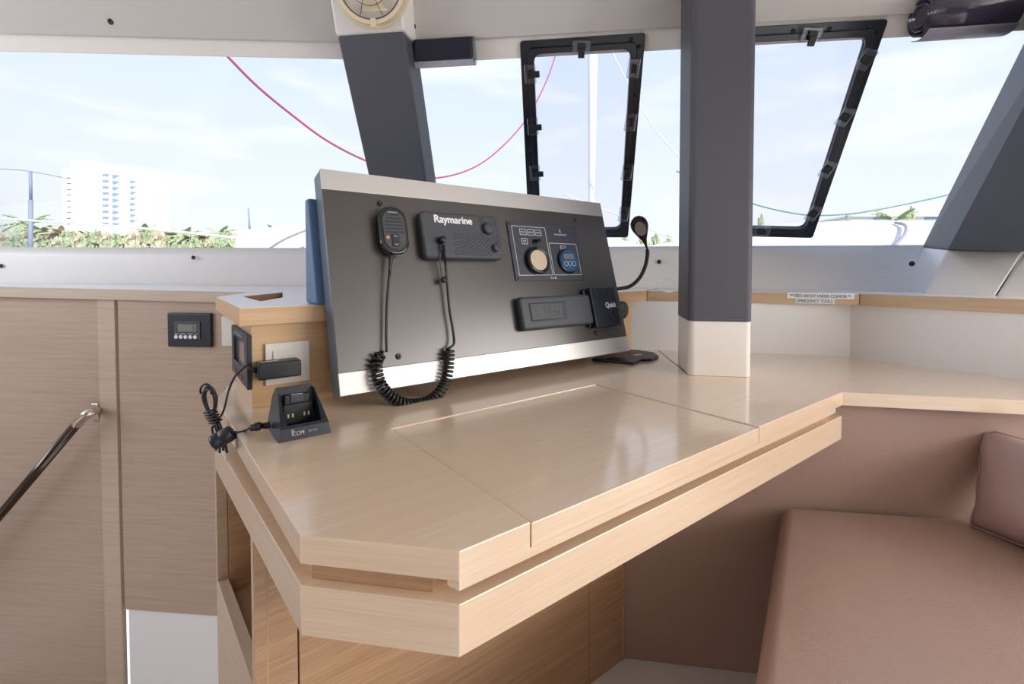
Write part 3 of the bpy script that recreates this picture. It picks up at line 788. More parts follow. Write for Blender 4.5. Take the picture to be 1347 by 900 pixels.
# --- radio under its rubber cover
o_ = .026
x0, y0 = PL(556, 338, o_); x1, _ = PL(662, 340, o_); _, y1 = PL(552, 277, o_)
_, yb_ = PL(652, 342, o_); _, yt_ = PL(652, 284, o_)
x0 = PL(554, 300, o_)[0]; x1 = PL(659, 310, o_)[0]; y0 = (y0 + yb_) / 2; y1 = (y1 + yt_) / 2
rad = thing('radio_cover', 'dark grey rubber sun cover marked Raymarine on the console', 'radio', Frame(fP.w(x0, y0, 0), U, Wp_, Nf))
w, h = x1 - x0, y1 - y0
mb = MB(); mb.prism([p + V((0, 0, .0003)) for p in rrect(0, w, 0, h, .016)], V((0, 0, o_))); build(mb, 'cover', M['rubber'], rad, .007, 4)
# moulded wave ridges
wv = build(MB().box(0, .001, 0, .001, 0, .0001), 'tmp', M['rubber'], rad); bpy.data.objects.remove(wv)
mb = MB()
for k in range(17):
    cx, cy = w * .30, h * 1.25; rr = w * (.26 + .036 * k); seg = []
    for j in range(60):
        a_ = R(-100 + 115 * j / 59); x, y = cx + rr * math.cos(a_), cy + rr * math.sin(a_) * .92
        if w * .36 + (k * .0) < x < w - .008 and .006 < y < h - .008 and not (x < w * .72 and y > h * .56) and ((x - w * .84) ** 2 + (y - h * .68) ** 2) ** .5 > w * .10: seg.append(V((x, y, o_ + .0002)))
        else:
            if len(seg) > 2: mb = MB(); mb.tube(seg, .0014, 6); build(mb, 'moulded_ridge', M['rubber'], rad)
            seg = []
    if len(seg) > 2: mb = MB(); mb.tube(seg, .0014, 6); build(mb, 'moulded_ridge', M['rubber'], rad)
mb = MB(); mb.box(.004, w * .195, h * .04, h * .46, o_ - .001, o_ + .0015); build(mb, 'accessory_flap', M['rubber2'], rad, .002, 2)
def bump_knob(px, py, r, hh):
    a, b = PL(px, py, o_ + hh); mb = MB(); mb.lathe(V((a - x0, b - y0, o_ - .002)), (0, 0, 1), [(r, 0), (r, hh * .7), (r * .9, hh * .92), (r * .75, hh)], 28); build(mb, 'knob_bulge', M['rubber'], rad)
bump_knob(645, 299, .0168, .016); bump_knob(655, 325, .0108, .014)
a, b = PL(571.5, 297.5, o_); a2, b2 = PL(620.5, 297, o_)
a, b = PL(572, 295, o_); 
text('Raymarine', M['ink'], rad, PL(571.5, 290, o_)[0] - x0, PL(572, 295.5, o_)[1] - y0, PL(620.5, 293, o_)[0] - PL(571.5, 290, o_)[0], .0262, o_ + .0006, bold=.045)
# socket plug with its cord leading from the microphone
mic, q = on_panel('fist_microphone', 'black fist microphone on coiled cord left of the radio cover', 'microphone', 515, 303)
ox, oy = q.x, q.y
def ml(px, py, off): a, b = PL(px, py, off); return V((a - ox, b - oy, off))
mo = .030
def ovl(w_, h_, r, z, n=7): return rrect(-w_, w_, -h_, h_, r, z, n)
cM = ml(518.5, 302.5, mo)
mw = (ml(537, 303, mo).x - ml(499.5, 303, mo).x) / 2; mh = (ml(518, 272, mo).y - ml(518, 335, mo).y) / 2
def shift(ps, c): return [p + V((c.x, c.y, 0)) for p in ps]
mb = MB(); mb.prism(shift(ovl(mw * .62, mh * .7, .018, .001), cM), V((0, 0, .010))); build(mb, 'mount_clip', M['black'], mic, .002, 2)
mb = MB()
lay = [(.90, .010), (1.0, .014), (1.0, .026), (.93, .030)]
N_ = len(ovl(1, 1, .5, 0))
vs = []; fs = []
for sc_, z in lay: vs += shift(ovl(mw * sc_, mh * (1 - (1 - sc_) * .6), mw * sc_ * .92, z), cM)
for i in range(len(lay) - 1):
    for k in range(N_): fs.append((i * N_ + k, i * N_ + (k + 1) % N_, (i + 1) * N_ + (k + 1) % N_, (i + 1) * N_ + k))
fs += [list(range(N_))[::-1], [(len(lay) - 1) * N_ + k for k in range(N_)]]
mb.add(vs, fs, False); body = build(mb, 'microphone_body', M['black_gloss'], mic, .0015, 2)
mb = MB(); mb.prism(shift(ovl(mw * .76, mh * .80, mw * .7, .0301), cM), V((0, 0, .002))); build(mb, 'front_plate', M['rubber2'], body, .001, 2)
mb = MB()
for k in range(6):
    y = cM.y + mh * (.62 - .145 * k); hw = mw * min(.62, .42 + .09 * k); mb.box(cM.x - hw, cM.x + hw, y - .0014, y + .0014, .0322, .0326)
build(mb, 'speaker_slots', M['black'], body)
mb = MB(); mb.prism(shift(rrect(-mw * .26, mw * .26, -mh * .72, -mh * .18, .004, .0322), cM), V((0, 0, .002))); build(mb, 'channel_button', M['black'], body, .0008, 2)
for s_, yy in ((1, -.28), (-1, -.62)):
    c = cM + V((0, mh * yy, 0)); c.z = .0345
    mb = MB(); mb.tube([c + V((-.005, -.0018 * s_, 0)), c + V((0, .0018 * s_, 0)), c + V((.005, -.0018 * s_, 0))], .0006, 5); build(mb, 'arrow_mark', M['ink'], body)
mb = MB(); mb.disc(V((cM.x - mw * .52, cM.y - mh * .33, .032)), (0, 0, 1), .0042, .0012, 20); build(mb, 'call_button', M['amber'], body)['label'] = 'amber round button'
text('Raymarine', M['ink'], body, cM.x - mw * .34, cM.y + mh * .70, mw * .68, .0028, .0322, bold=.02)
text('HI/LO', M['ink_grey'], body, cM.x + mw * .40, cM.y - mh * .42, mw * .3, .002, .0322)
# strain relief and straight leads
fs0 = ml(514.5, 336, .024)
mb = MB(); p1 = ml(512.5, 357, .022); rr = []; pp = []
for k in range(13):
    t = k / 12; pp.append(fs0.lerp(p1, t)); rr.append(.0068 * (1 - .5 * t) * (1.0 if k % 2 else .78))
mb.tube(pp, rr, 12); build(mb, 'strain_relief', M['black'], mic)
def hang(px, py, y_v):   # point in a vertical plane parallel to the console bottom
    return fP.inv @ atplane(px, py, VV * (o0.dot(VV) + y_v), VV) - V((ox, oy, 0))
leadL = cat([p1, ml(509, 400, .016), ml(508, 440, .014), ml(508.5, 463, .016)], 6)
mb = MB(); mb.tube(leadL, .0032, 8); build(mb, 'lead', M['black'], mic)
path = [ml(504, 464, .018), ml(496.5, 474, .018), ml(496, 490, .018), hang(501, 506, -.020), hang(512, 520, -.022), hang(530, 530.5, -.024), hang(548, 532, -.024), hang(567, 526, -.022), hang(581, 512, -.020), ml(588, 496, .018), ml(590.5, 478, .018), ml(591, 458, .018)]
cp = cat(path, 40)
# even spacing along the coil
acc = [0]
for i in range(1, len(cp)): acc.append(acc[-1] + (cp[i] - cp[i - 1]).length)
NT = 37; NS = NT * 14; hel = []; j = 0; prev = V((0, 0, 1))
for i in range(NS + 1):
    s_ = acc[-1] * i / NS
    while j < len(acc) - 2 and acc[j + 1] < s_: j += 1
    t = (s_ - acc[j]) / (acc[j + 1] - acc[j]); p = cp[j].lerp(cp[j + 1], t); tg = (cp[j + 1] - cp[j]).normalized()
    a_ = (prev - tg * prev.dot(tg)).normalized(); prev = a_; b_ = tg.cross(a_)
    q_ = 2 * math.pi * NT * i / NS; rr_ = .0105 * min(1, .35 + i / 20, .35 + (NS - i) / 20)
    hel.append(p + (a_ * math.cos(q_) + b_ * math.sin(q_)) * rr_)
mb = MB(); mb.tube(hel, .0036, 8); build(mb, 'coiled_cord', M['black'], mic)
leadR = cat([ml(591, 458, .018), ml(597, 452, .018), ml(596, 436, .015), ml(591, 405, .015), ml(588, 370, .018), ml(585.5, 340, .030), ml(583, 322, .040)], 6)
mb = MB(); mb.tube(leadR, .0032, 8); mb.tube([leadR[-1], leadR[-4], leadR[-9]], [.0048, .0042, .003], 10); build(mb, 'lead', M['black'], mic)
c = ml(582, 315.5, .040); mb = MB(); mb.lathe(V((c.x - .000, c.y, .0275)), (0, 0, 1), [(.0075, 0), (.0095, .002), (.0095, .014), (.0078, .020), (.006, .021)], 20); build(mb, 'plug', M['black'], mic)['label'] = 'round screw plug'
# dust cap on its strap
cap, q = on_panel('socket_cap', 'small black dust cap dangling on a strap beside the microphone lead', 'cap', 580, 368)
def cl(px, py, off): a, b = PL(px, py, off); return V((a - q.x, b - q.y, off))
mb = MB(); mb.lathe(cl(583, 368.5, .016) , (0, 0, 1), [(.0078, 0), (.0082, .002), (.0082, .008), (.007, .010)], 20); build(mb, 'cap_disc', M['black'], cap)
mb = MB(); mb.tube(cat([cl(578, 322, .030), cl(578.5, 340, .028), cl(580, 355, .022), cl(581.5, 363, .020)], 5), .0016, 7); mb.tube(cat([cl(585.5, 326, .046), cl(586, 340, .03), cl(587, 356, .024), cl(586, 364, .020)], 5), .0016, 7); build(mb, 'strap', M['rubber'], cap)

# --- instrument plate
X0, Y1 = PL(668.5, 292.5, .004); X1, Y0 = PL(769.5, 367.5, .004)
ya_, yb_ = PL(678, 370.5, .004)[1], PL(757, 296.5, .004)[1]
Y1 = (PL(668, 292.5, .004)[1] + PL(757, 296.5, .004)[1]) / 2; Y0 = (PL(678, 370.5, .004)[1] + PL(769.5, 367.5, .004)[1]) / 2
X0 = (PL(668, 292.5, .004)[0] + PL(678, 370.5, .004)[0]) / 2; X1 = (PL(757, 296.5, .004)[0] + PL(769.5, 367.5, .004)[0]) / 2
ins = thing('instrument_plate', 'square grey instrument plate with two round dials above the stereo cover', 'instrument panel', Frame(fP.w(X0, Y0, 0), U, Wp_, Nf))
w, h = X1 - X0, Y1 - Y0
mb = MB(); mb.box(0, w, 0, h, .0003, .004); build(mb, 'plate', M['plate'], ins, .0006, 2)
def il(px, py, off=.004): a, b = PL(px, py, off); return V((a - X0, b - Y0, off))
def outline(x0, x1, y0, y1, r=.0007):
    p = rrect(x0, x1, y0, y1, .002, .0041, 3); m = MB(); m.ring(p, [V((q.x + (.0012 if q.x < (x0 + x1) / 2 else -.0012), q.y + (.0012 if q.y < (y0 + y1) / 2 else -.0012), q.z)) for q in p], V((0, 0, .0002))); return m
a = il(671.5, 298); b = il(714.5, 299.5); c_ = il(682.5, 363); d_ = il(725, 362.5)
m_ = outline(w * .05, w * .515, h * .09, h * .93); build(m_, 'printed_border', M['ink'], ins)
m_ = outline(w * .535, w * .955, h * .09, h * .66); build(m_, 'printed_border', M['ink'], ins)
for k, tx in enumerate(('DECK', 'MAST', 'MOTOR')):
    x = w * (.15 + .105 * k); build(outline(x, x + w * .09, h * .78, h * .885), 'printed_box', M['ink'], ins)
    text('HEAD\nLINE' if k == 9 else tx, M['ink'], ins, x + w * .015, h * .815, w * .06, h * .03, .0041)
build(outline(w * .155, w * .235, h * .62, h * .72), 'printed_box', M['ink'], ins); text('OFF', M['ink'], ins, w * .175, h * .65, w * .04, h * .035, .0041)
build(outline(w * .70, w * .78, h * .53, h * .62), 'printed_box', M['ink'], ins); text('SOLAR', M['ink'], ins, w * .712, h * .56, w * .056, h * .03, .0041)
text('FOUNTAINE PAJOT', M['ink'], ins, w * .64, h * .80, w * .19, h * .032, .0041, bold=.015)
mb = MB()
for sgn in (-1, 1): mb.tube([V((w * .735 + sgn * .0016, h * .855, .0043)), V((w * .735 + sgn * .0005, h * .92, .0043))], .0007, 5)
build(mb, 'sail_emblem', M['ink'], ins)
text('12 V / DC', M['ink'], ins, w * .475, h * .025, w * .09, h * .035, .0041, bold=.02)
for (x, y) in ((.03, .04), (.97, .04), (.97, .96), (.02, .96)): build(screw_mb(V((w * x, h * y, .004)), (0, 0, 1), .0032, .0012), 'screw', M['screw'], ins)
# rotary switch
cc = il(699.5, 317.5, .012); cc = V((w * .335, h * .665, 0))
mb = MB(); mb.disc(cc + V((0, 0, .004)), (0, 0, 1), .0085, .006, 24); mb.box(cc.x - .0035, cc.x + .0085, cc.y - .004, cc.y + .004, .0105, .024); k_o = build(mb, 'rotary_switch', M['black_gloss'], ins, .0015, 2)
# voltmeter
cc = V((w * .31, h * .33, .004)); rr = h * .235
mb = MB(); mb.lathe(cc, (0, 0, 1), [(rr, 0), (rr, .012), (rr * .93, .016), (rr * .80, .0165), (rr * .76, .012)], 40); vm = build(mb, 'dial_gauge', M['black_gloss'], ins)['label'] = 'round black bezelled gauge'
mb = MB(); mb.disc(cc + V((0, 0, .0122)), (0, 0, 1), rr * .74, .001, 40); build(mb, 'dial_face', M['dial'], ins)
mb = MB(); mb.tube([cc + V((0, -rr * .3, .0138)), cc + V((-rr * .4, rr * .35, .0138))], .0006, 5); build(mb, 'dial_needle', M['ink'], ins)
cc = V((w * .765, h * .335, .004)); rr = h * .225
mb = MB(); mb.lathe(cc, (0, 0, 1), [(rr, 0), (rr, .007), (rr * .95, .010), (rr * .9, .0105)], 40); build(mb, 'battery_monitor', M['black_gloss'], ins)['label'] = 'round battery monitor'
mb = MB(); mb.disc(cc + V((0, 0, .0106)), (0, 0, 1), rr * .88, .0006, 40); build(mb, 'monitor_face', M['blue_dial'], ins)
mb = MB(); mb.box(cc.x - rr * .5, cc.x + rr * .5, cc.y + rr * .1, cc.y + rr * .52, .015, .0157); build(mb, 'lcd', M['lcd'], ins)
for k in (-1, 0, 1):
    mb = MB(); p = [V((cc.x + k * rr * .42 + rr * .19 * math.cos(R(i * 20)), cc.y - rr * .25 + rr * .19 * math.sin(R(i * 20)), .0153)) for i in range(18)]
    mb.tube(p, .0006, 5, closed=True); build(mb, 'push_button', M['ink'], ins)
text('13.4', M['ink_dark'], ins, cc.x - rr * .35, cc.y + rr * .18, rr * .7, rr * .26, .0158)
text('BATTERY MONITOR', M['ink_grey'], ins, cc.x - rr * .35, cc.y - rr * .66, rr * .7, rr * .09, .0152)

# --- stereo cover
so_ = .026
a0 = PL(682, 391, so_); a1 = PL(779, 424, so_)
sx0 = PL(686, 412, so_)[0]; sx1 = PL(779, 405, so_)[0]
sy0 = (PL(690, 434, so_)[1] + PL(770, 427.5, so_)[1]) / 2; sy1 = (PL(690, 391.5, so_)[1] + PL(770, 385.5, so_)[1]) / 2
ste = thing('stereo_cover', 'dark grey stereo cover embossed FUSION on the lower console', 'stereo', Frame(fP.w(sx0, sy0, 0), U, Wp_, Nf))
w, h = sx1 - sx0, sy1 - sy0
mb = MB(); mb.prism([p + V((0, 0, .0003)) for p in rrect(0, w, 0, h, .012)], V((0, 0, so_))); build(mb, 'cover', M['rubber2'], ste, .009, 4)
mb = MB(); mb.hexa([V((w * .10, h * .22, so_)), V((w * .62, h * .20, so_)), V((w * .62, h * .82, so_)), V((w * .10, h * .80, so_)), V((w * .12, h * .27, so_ + .004)), V((w * .55, h * .28, so_ + .0022)), V((w * .55, h * .74, so_ + .0022)), V((w * .12, h * .75, so_ + .004))])
build(mb, 'raised_panel', M['rubber2'], ste, .0015, 3)
M['emboss'] = mat('embossed_letters', (96, 101, 108), .5)
text('FUSION', M['emboss'], ste, w * .22, h * .40, w * .29, h * .20, so_ + .0042, bold=-.0)
# --- black chain-counter box
qo = .034
qx0 = PL(779, 400, qo)[0]; qx1 = PL(815, 400, qo)[0]
qx0 = (PL(776, 377.5, qo)[0] + PL(785, 431, qo)[0]) / 2; qx1 = (PL(807.5, 376, qo)[0] + PL(818, 428.5, qo)[0]) / 2
qy0 = PL(785, 430.5, qo)[1]; qy1 = PL(779, 378, qo)[1]
qk = thing('handset_box', 'black box marked Quick at the lower right corner of the console', 'control box', Frame(fP.w(qx0, qy0, 0), U, Wp_, Nf))
w, h = qx1 - qx0, qy1 - qy0
mb = MB(); mb.box(0, w, 0, h, .003, qo); build(mb, 'box_body', M['navy2'], qk, .003, 3)
mb = MB(); mb.box(-.012, .016, h * .04, h * .98, .0003, qo * .5); build(mb, 'side_clip', M['black_gloss'], qk, .003, 2)
for k in range(3):
    x = w * (.08 + .28 * k)
    for y_a, y_b in ((.92, .62), (.08, .36)):
        mb = MB(); mb.tube([V((x, h * y_a, qo)), V((x + w * .14, h * y_b, qo)), V((x + w * .28, h * y_a, qo))], .0009, 4); build(mb, 'facet_ridge', M['navy2'], qk)
text('Quick', M['ink'], qk, w * .50, h * .44, w * .42, h * .16, qo + .0003, bold=.03)

# --- reading lamp on a gooseneck
def pedp(px, py, off): return atplane(px, py, bl - VV * off, VV)
lamp = thing('gooseneck_lamp', 'black gooseneck reading lamp curving up from the right end of the console', 'lamp', pedp(806, 381, .03))
gp = [pedp(806, 380, .03), pedp(816, 379.6, .035), pedp(829, 376.5, .05), pedp(841, 366, .065), pedp(848.5, 351, .075), pedp(851.5, 336, .08), pedp(851.5, 328, .082)]
mb = MB(); mb.tube(cat(gp, 8), .0068, 12); build(mb, 'gooseneck', M['black'], lamp, world=True)
h0_ = gp[-1]; h1_ = pedp(837, 284.5, .09); ax = (h1_ - h0_).normalized(); Lh = (h1_ - h0_).length
fc = (EYE - h0_).normalized(); fc = (fc - ax * fc.dot(ax)).normalized(); sd = ax.cross(fc)
mb = MB(); n = 24; prof = [(0, .10), (.08, .13), (.18, .18), (.3, .33), (.45, .62), (.6, .9), (.72, 1), (.84, .93), (.93, .68), (.985, .34), (1, .02)]
vs = []; fs = []
for t, r_ in prof:
    for k in range(n):
        q_ = 2 * math.pi * k / n; vs.append(h0_ + ax * Lh * t + sd * math.cos(q_) * r_ * .030 + fc * math.sin(q_) * r_ * .012)
for i in range(len(prof) - 1):
    for k in range(n): fs.append((i * n + k, i * n + (k + 1) % n, (i + 1) * n + (k + 1) % n, (i + 1) * n + k))
fs += [list(range(n))[::-1], [(len(prof) - 1) * n + k for k in range(n)]]
mb.add(vs, fs, True); build(mb, 'lamp_head', M['black'], lamp, world=True)
mb = MB(); mb.disc(h0_ + ax * Lh * .66 + fc * .0112, fc, .019, .0025, 28, r2=.017, sx=1.45, ex=ax); build(mb, 'lens', M['lens'], lamp, world=True)['label'] = 'grey oval lens'
# --- round dial beside it
g_ = pedp(817.5, 408, .035)
gd = thing('round_dial', 'small round black dial peeking out beyond the right end of the console', 'dial', Frame(g_, U, Z, -VV))
mb = MB(); mb.lathe(V((0, 0, -.034)), (0, 0, 1), [(.026, 0), (.026, .030), (.032, .032), (.032, .040), (.028, .042)], 28); build(mb, 'dial_body', M['black'], gd)
mb = MB()
for k in range(8):
    a_ = R(k * 45); mb.box(.018 * math.cos(a_) - .002, .018 * math.cos(a_) + .002, .018 * math.sin(a_) - .002, .018 * math.sin(a_) + .002, .008, .0085)
build(mb, 'dial_marks', M['ink_grey'], gd)
# --- remote handset on the table
rz = D + .0003
RP = [atz(*p, D) for p in ((778, 475.5), (833, 480.5), (843, 476.0), (857, 475.5), (866.5, 471.5), (860, 467.0), (836, 463.5), (800, 465.0))]
rem = thing('remote_handset', 'black keypad handset lying on the chart table under the console corner', 'remote', RP[1])
mb = MB(); mb.slab(RP, D + .0005, D + .010); build(mb, 'handset_body', M['black'], rem, .003, 2, world=True)
for i in range(5):
    for j_ in range(3):
        mb = MB()
        p = RP[0].lerp(RP[1], .35 + .13 * i).lerp(RP[7].lerp(RP[6], .3 + .14 * i), .25 + .22 * j_); mb.disc(V((p.x, p.y, D + .0100)), (0, 0, 1), .0035, .0012, 10); build(mb, 'key_button', M['ink_grey'], rem, world=True)
p = RP[2].lerp(RP[6], .35); q_ = U * .02
mb = MB(); mb.slab([p - q_, p + q_, p + q_ + VV * .012, p - q_ + VV * .012], D + .0101, D + .0112); build(mb, 'display_strip', M['alu'], rem, world=True)

# ================================================================== THINGS ON THE PEDESTAL
fD = Frame(V((bL.x, bL.y, D)), U, Z, -VV)
a = fD.loc(349.5, 505, .008); b = fD.loc(407.5, 449.5, .008)
b0y = (fD.loc(349.5, 507, .008).y + fD.loc(407, 501.5, .008).y) / 2; b1y = (fD.loc(350, 451.5, .008).y + fD.loc(407, 449, .008).y) / 2
out = thing('power_socket', 'ivory double power socket plate on the pedestal front', 'power socket', Frame(fD.w(a.x, b0y, 0), U, Z, -VV))
w, h = b.x - a.x, b1y - b0y
mb = MB(); mb.box(0, w, 0, h, .0004, .008); build(mb, 'plate', M['ivory'], out, .002, 3)
mb = MB(); mb.box(w * .16, w * .84, h * .14, h * .82, .0082, .0115); build(mb, 'socket_insert', M['ivory'], out, .0015, 2)
mb = MB(); mb.box(w * .28, w * .62, h * .88, h * .91, .0082, .009); build(mb, 'switch_line', M['ink'], out)
mb = MB()
for k in range(2): mb.disc(V((w * (.4 + .2 * k), h * .3, .0116)), (0, 0, 1), .003, .0004, 12)
build(mb, 'pin_hole', M['black'], out)
# plug-in adapter
ao = .058
al = fD.loc(341, 502, ao); ar = fD.loc(397, 494, ao); at_ = fD.loc(338, 479, ao); art = fD.loc(397, 473.5, ao)
ax0 = (al.x + at_.x) / 2; ax1 = ar.x; ay0 = (al.y + ar.y) / 2; ay1 = (at_.y + art.y) / 2
adp = thing('power_adapter', 'black plug-in power adapter with bundled cord on the pedestal socket', 'power adapter', Frame(fD.w(ax0, ay0, 0), U, Z, -VV))
w, h = ax1 - ax0, ay1 - ay0
mb = MB(); mb.box(0, w, 0, h, .018, ao); build(mb, 'adapter_body', M['black'], adp, .004, 3)
mb = MB(); mb.box(w * .55, w * .95, h * .15, h * .85, .0122, .0175); build(mb, 'plug_face', M['black'], adp, .001, 2)
mb = MB(); mb.box(w * .08, w * .5, h + .0002, h + .0006, .036, .042); build(mb, 'rating_sticker', M['alu'], adp)
# cord: adapter -> bundle -> ferrite -> charger
def dpt(px, py, d): return aty(px, py, d)
st = fD.w(ax0 - .0, ay0 + h * .45, .040)
d0 = st.y
pc = [st, dpt(325, 482, d0 - .005), dpt(317, 487, d0 - .01), dpt(308, 497, d0 - .015), dpt(300.5, 515, .97), dpt(296.5, 532, .955), dpt(293, 543, .945), dpt(288.5, 550, .935), dpt(284, 553, .93)]
cord = cat(pc, 7)
mb = MB(); mb.tube([st + U * .002, pc[1]], [.0055, .0042], 10); mb.tube(cord, .0021, 8); cd_ = build(mb, 'cord', M['black'], adp, world=True)
mb = MB(); bc = (274.5, 527)
for k in range(9):
    loop = []; tw = random.uniform(-.3, .3); sx_ = random.uniform(7.5, 14); sy_ = random.uniform(20, 25); dd = .925 + random.uniform(-.009, .009)
    for j_ in range(22):
        t = 2 * math.pi * j_ / 22; x = sx_ * math.sin(t) * (.55 + .45 * math.cos(t)); y = -sy_ * math.cos(t)
        x2 = x + tw * y * .12; loop.append(dpt(bc[0] + x2 + (y + 20) * .13, bc[1] + 6 + y, dd + .008 * math.sin(t + k)))
    mb.tube(cat(loop, 2, True), .0021, 7, closed=True)
lp = [dpt(270 + 7.5 * math.cos(R(a_)) + 1, 514 - 8.5 * math.sin(R(a_)), .93) for a_ in range(-30, 215, 15)]
mb.tube(lp, .0021, 7)
build(mb, 'bundled_cord', M['black'], cd_, world=True)
mb = MB()
for k in range(5):
    c_a = (276 + k * 1.9, 541 + k * 3.4); ring_ = []
    for j_ in range(16):
        t = 2 * math.pi * j_ / 16; ring_.append(dpt(c_a[0] + 7.8 * math.cos(t), c_a[1] - 3.2 * math.cos(t) * .8 + 0, .925 + .012 * math.sin(t)) )
    mb.tube(ring_, .0022, 6, closed=True)
build(mb, 'cord_tie', M['black'], cd_, world=True)
# lower strands to ferrite
fa = dpt(278.5, 584, .845); fb = dpt(307, 568, .858)
mb = MB()
for k in range(4):
    x = k * 2.6; mb.tube(cat([dpt(280 + x * .6, 548, .925), dpt(284 + x * .8, 562, .915 - .004 * (k % 2)), dpt(287 + x, 577, .905), dpt(284 + x * 1.9, 593 + 3 * (k % 2), .90)], 5), .0023, 7)
mb.tube(cat([dpt(283, 560, .92), dpt(279, 563, .91), dpt(280, 572, .90), dpt(281, 578, .885)], 5), .0021, 7)
build(mb, 'loose_strands', M['black'], cd_, world=True)
axf = (fb - fa).normalized(); Lf = (fb - fa).length
mb = MB(); mb.lathe(fa, axf, [(.009, 0), (.0135, .002), (.0145, .006), (.0145, Lf * .42), (.0134, Lf * .45), (.0145, Lf * .48), (.0145, Lf - .006), (.0135, Lf - .002), (.008, Lf)], 22); build(mb, 'ferrite_core', M['navy2'], cd_, world=True)
# charger
g0_ = atz(366, 583.5, D); 
gw, gd_ = .089, .105
fK = Frame(V((g0_.x, g0_.y, D)), U, VV, Z)
chg = thing('radio_charger', 'black drop-in radio charger marked ICOM standing on the chart table', 'charger', fK)
prof = [(0.0, 0), (.002, .021), (.008, .028), (.066, .077), (.088, .077), (.104, .062), (.108, 0)]
mb = MB(); vs = []
for (y, z) in prof:
    k = z / .077; ins_ = .013 * k; vs.append(V((ins_, y + 0, z)))
for (y, z) in prof:
    k = z / .073; ins_ = .013 * k; vs.append(V((gw - ins_, y, z)))
n = len(prof); mb.add(vs, [list(range(n)), [n + i for i in range(n)][::-1]] + [(i, n + i, n + (i + 1) % n, (i + 1) % n) for i in range(n)])
cb = build(mb, 'charger_body', M['navy2'], chg)
cut = MB(); cut.hexa([V((.016, .017, .012)), V((gw - .016, .017, .012)), V((gw - .016, .058, .012)), V((.016, .058, .012)), V((.012, -.055, .10)), V((gw - .012, -.055, .10)), V((gw - .012, .090, .10)), V((.012, .090, .10))])
co = build(cut, 'cutter', M['black'], chg)
bm_ = cb.modifiers.new('b', 'BOOLEAN'); bm_.object = co; bm_.operation = 'DIFFERENCE'; bm_.solver = 'EXACT'
dg = bpy.context.evaluated_depsgraph_get(); dg.update()
me2 = bpy.data.meshes.new_from_object(cb.evaluated_get(dg)); cb.modifiers.clear(); cb.data = me2; bpy.data.objects.remove(co)
bev(cb, .005, 3, 30)
mb = MB(); mb.box(.019, gw - .019, .052, .062, .0125, .050); mb.box(.022, gw - .022, .058, .072, .045, .066); build(mb, 'cradle_back', M['black'], chg, .002, 2)
mb = MB(); mb.box(gw * .36, gw * .62, .055, .0645, .052, .0665); build(mb, 'latch', M['rubber'], chg, .0015, 2)
mb = MB(); mb.box(gw * .38, gw * .60, .0560, .0575, .0668, .0676); build(mb, 'latch_window', M['alu'], chg)
for k, x in enumerate((.30, .385, .615, .70)):
    mb = MB(); mb.box(gw * x - .0018, gw * x + .0018, .0496, .0519, .026, .033); build(mb, 'contact', M['gold'], chg, .0008, 2)['label'] = 'gold contact'
mb = MB(); mb.box(gw * .45, gw * .62, .030, .036, .0125, .0145); build(mb, 'guide', M['rubber'], chg, .0008, 2)
# lettering on the front face (face is vertical at y=0)
ft = bpy.data.objects.new('front_lettering', None)
def front_text(s, x, z, w_, h_, bold):
    o = text(s, M['ink'], chg, 0, 0, w_, h_, 0, bold=bold)
    for v in o.data.vertices: v.co = (x + v.co.x, -.0004, z + v.co.y)
bpy.data.objects.remove(ft)
mb = MB(); mb.tube([V((.0232 + .0018 * math.cos(R(k * 30)), -.0006, .0172 + .0018 * math.sin(R(k * 30)))) for k in range(12)], .0004, 5, closed=True); build(mb, 'logo_ring', M['ink'], chg)
front_text('ICOM', .022, .0080, .020, .0072, .02); front_text('BC-235', .050, .0105, .014, .003, .03)
mb = MB(); mb.disc(V((-.0, .070, .014)), (-1, 0, .0), .006, .010, 16); sck = build(mb, 'dc_plug', M['black'], chg)
ps = fK.w(-.010, .070, .014); pe = fK.w(-.034, .066, .016)
mb = MB(); mb.tube(cat([ps + U * .0, ps.lerp(pe, .3) + Z * .001, ps.lerp(pe, .7), pe], 4), [.0052] * 4 + [.0078] * 4 + [.0062] * 4 + [.0035], 12); build(mb, 'plug_grip', M['black'], cd_, world=True)
mb = MB(); mb.tube(cat([pe, dpt(322, 566.5, .868), dpt(313, 569, .862), fb], 5), .0021, 8); build(mb, 'thin_lead', M['black'], cd_, world=True)

# black display on the pedestal's left side
fs_ = Frame(V((bL.x, bL.y, D)), VV, Z, -U)
a = fs_.loc(325.6, 508, .010); b = fs_.loc(304.5, 428, .010)
yy0 = (fs_.loc(325.6, 509.5, .010).y + fs_.loc(304.5, 489, .010).y) / 2; yy1 = (fs_.loc(325.6, 441.3, .010).y + fs_.loc(304.5, 428.5, .010).y) / 2
dsp = thing('battery_display', 'navy framed display panel on the left side of the oak pedestal', 'display', Frame(fs_.w(b.x, yy0, 0), -VV, Z, -U))
w, h = b.x - a.x, yy1 - yy0
mb = MB(); mb.ring([V((0, 0, .0004)), V((w, 0, .0004)), V((w, h, .0004)), V((0, h, .0004))], [V((w * .16, h * .30, .0004)), V((w * .84, h * .30, .0004)), V((w * .84, h * .82, .0004)), V((w * .16, h * .82, .0004))], V((0, 0, .010))); build(mb, 'bezel', M['navy2'], dsp, .0015, 2)
mb = MB(); mb.box(w * .15, w * .85, h * .29, h * .83, .0005, .004); build(mb, 'screen', M['screen'], dsp)
mb = MB(); mb.box(w * .25, w * .72, h * .885, h * .93, .0105, .0108); build(mb, 'header_mark', M['teal'], dsp)
for k in range(3):
    mb = MB(); mb.disc(V((w * (.3 + .2 * k), h * .12, .0104)), (0, 0, 1), .005, .0012, 14); build(mb, 'button', M['rubber'], dsp)

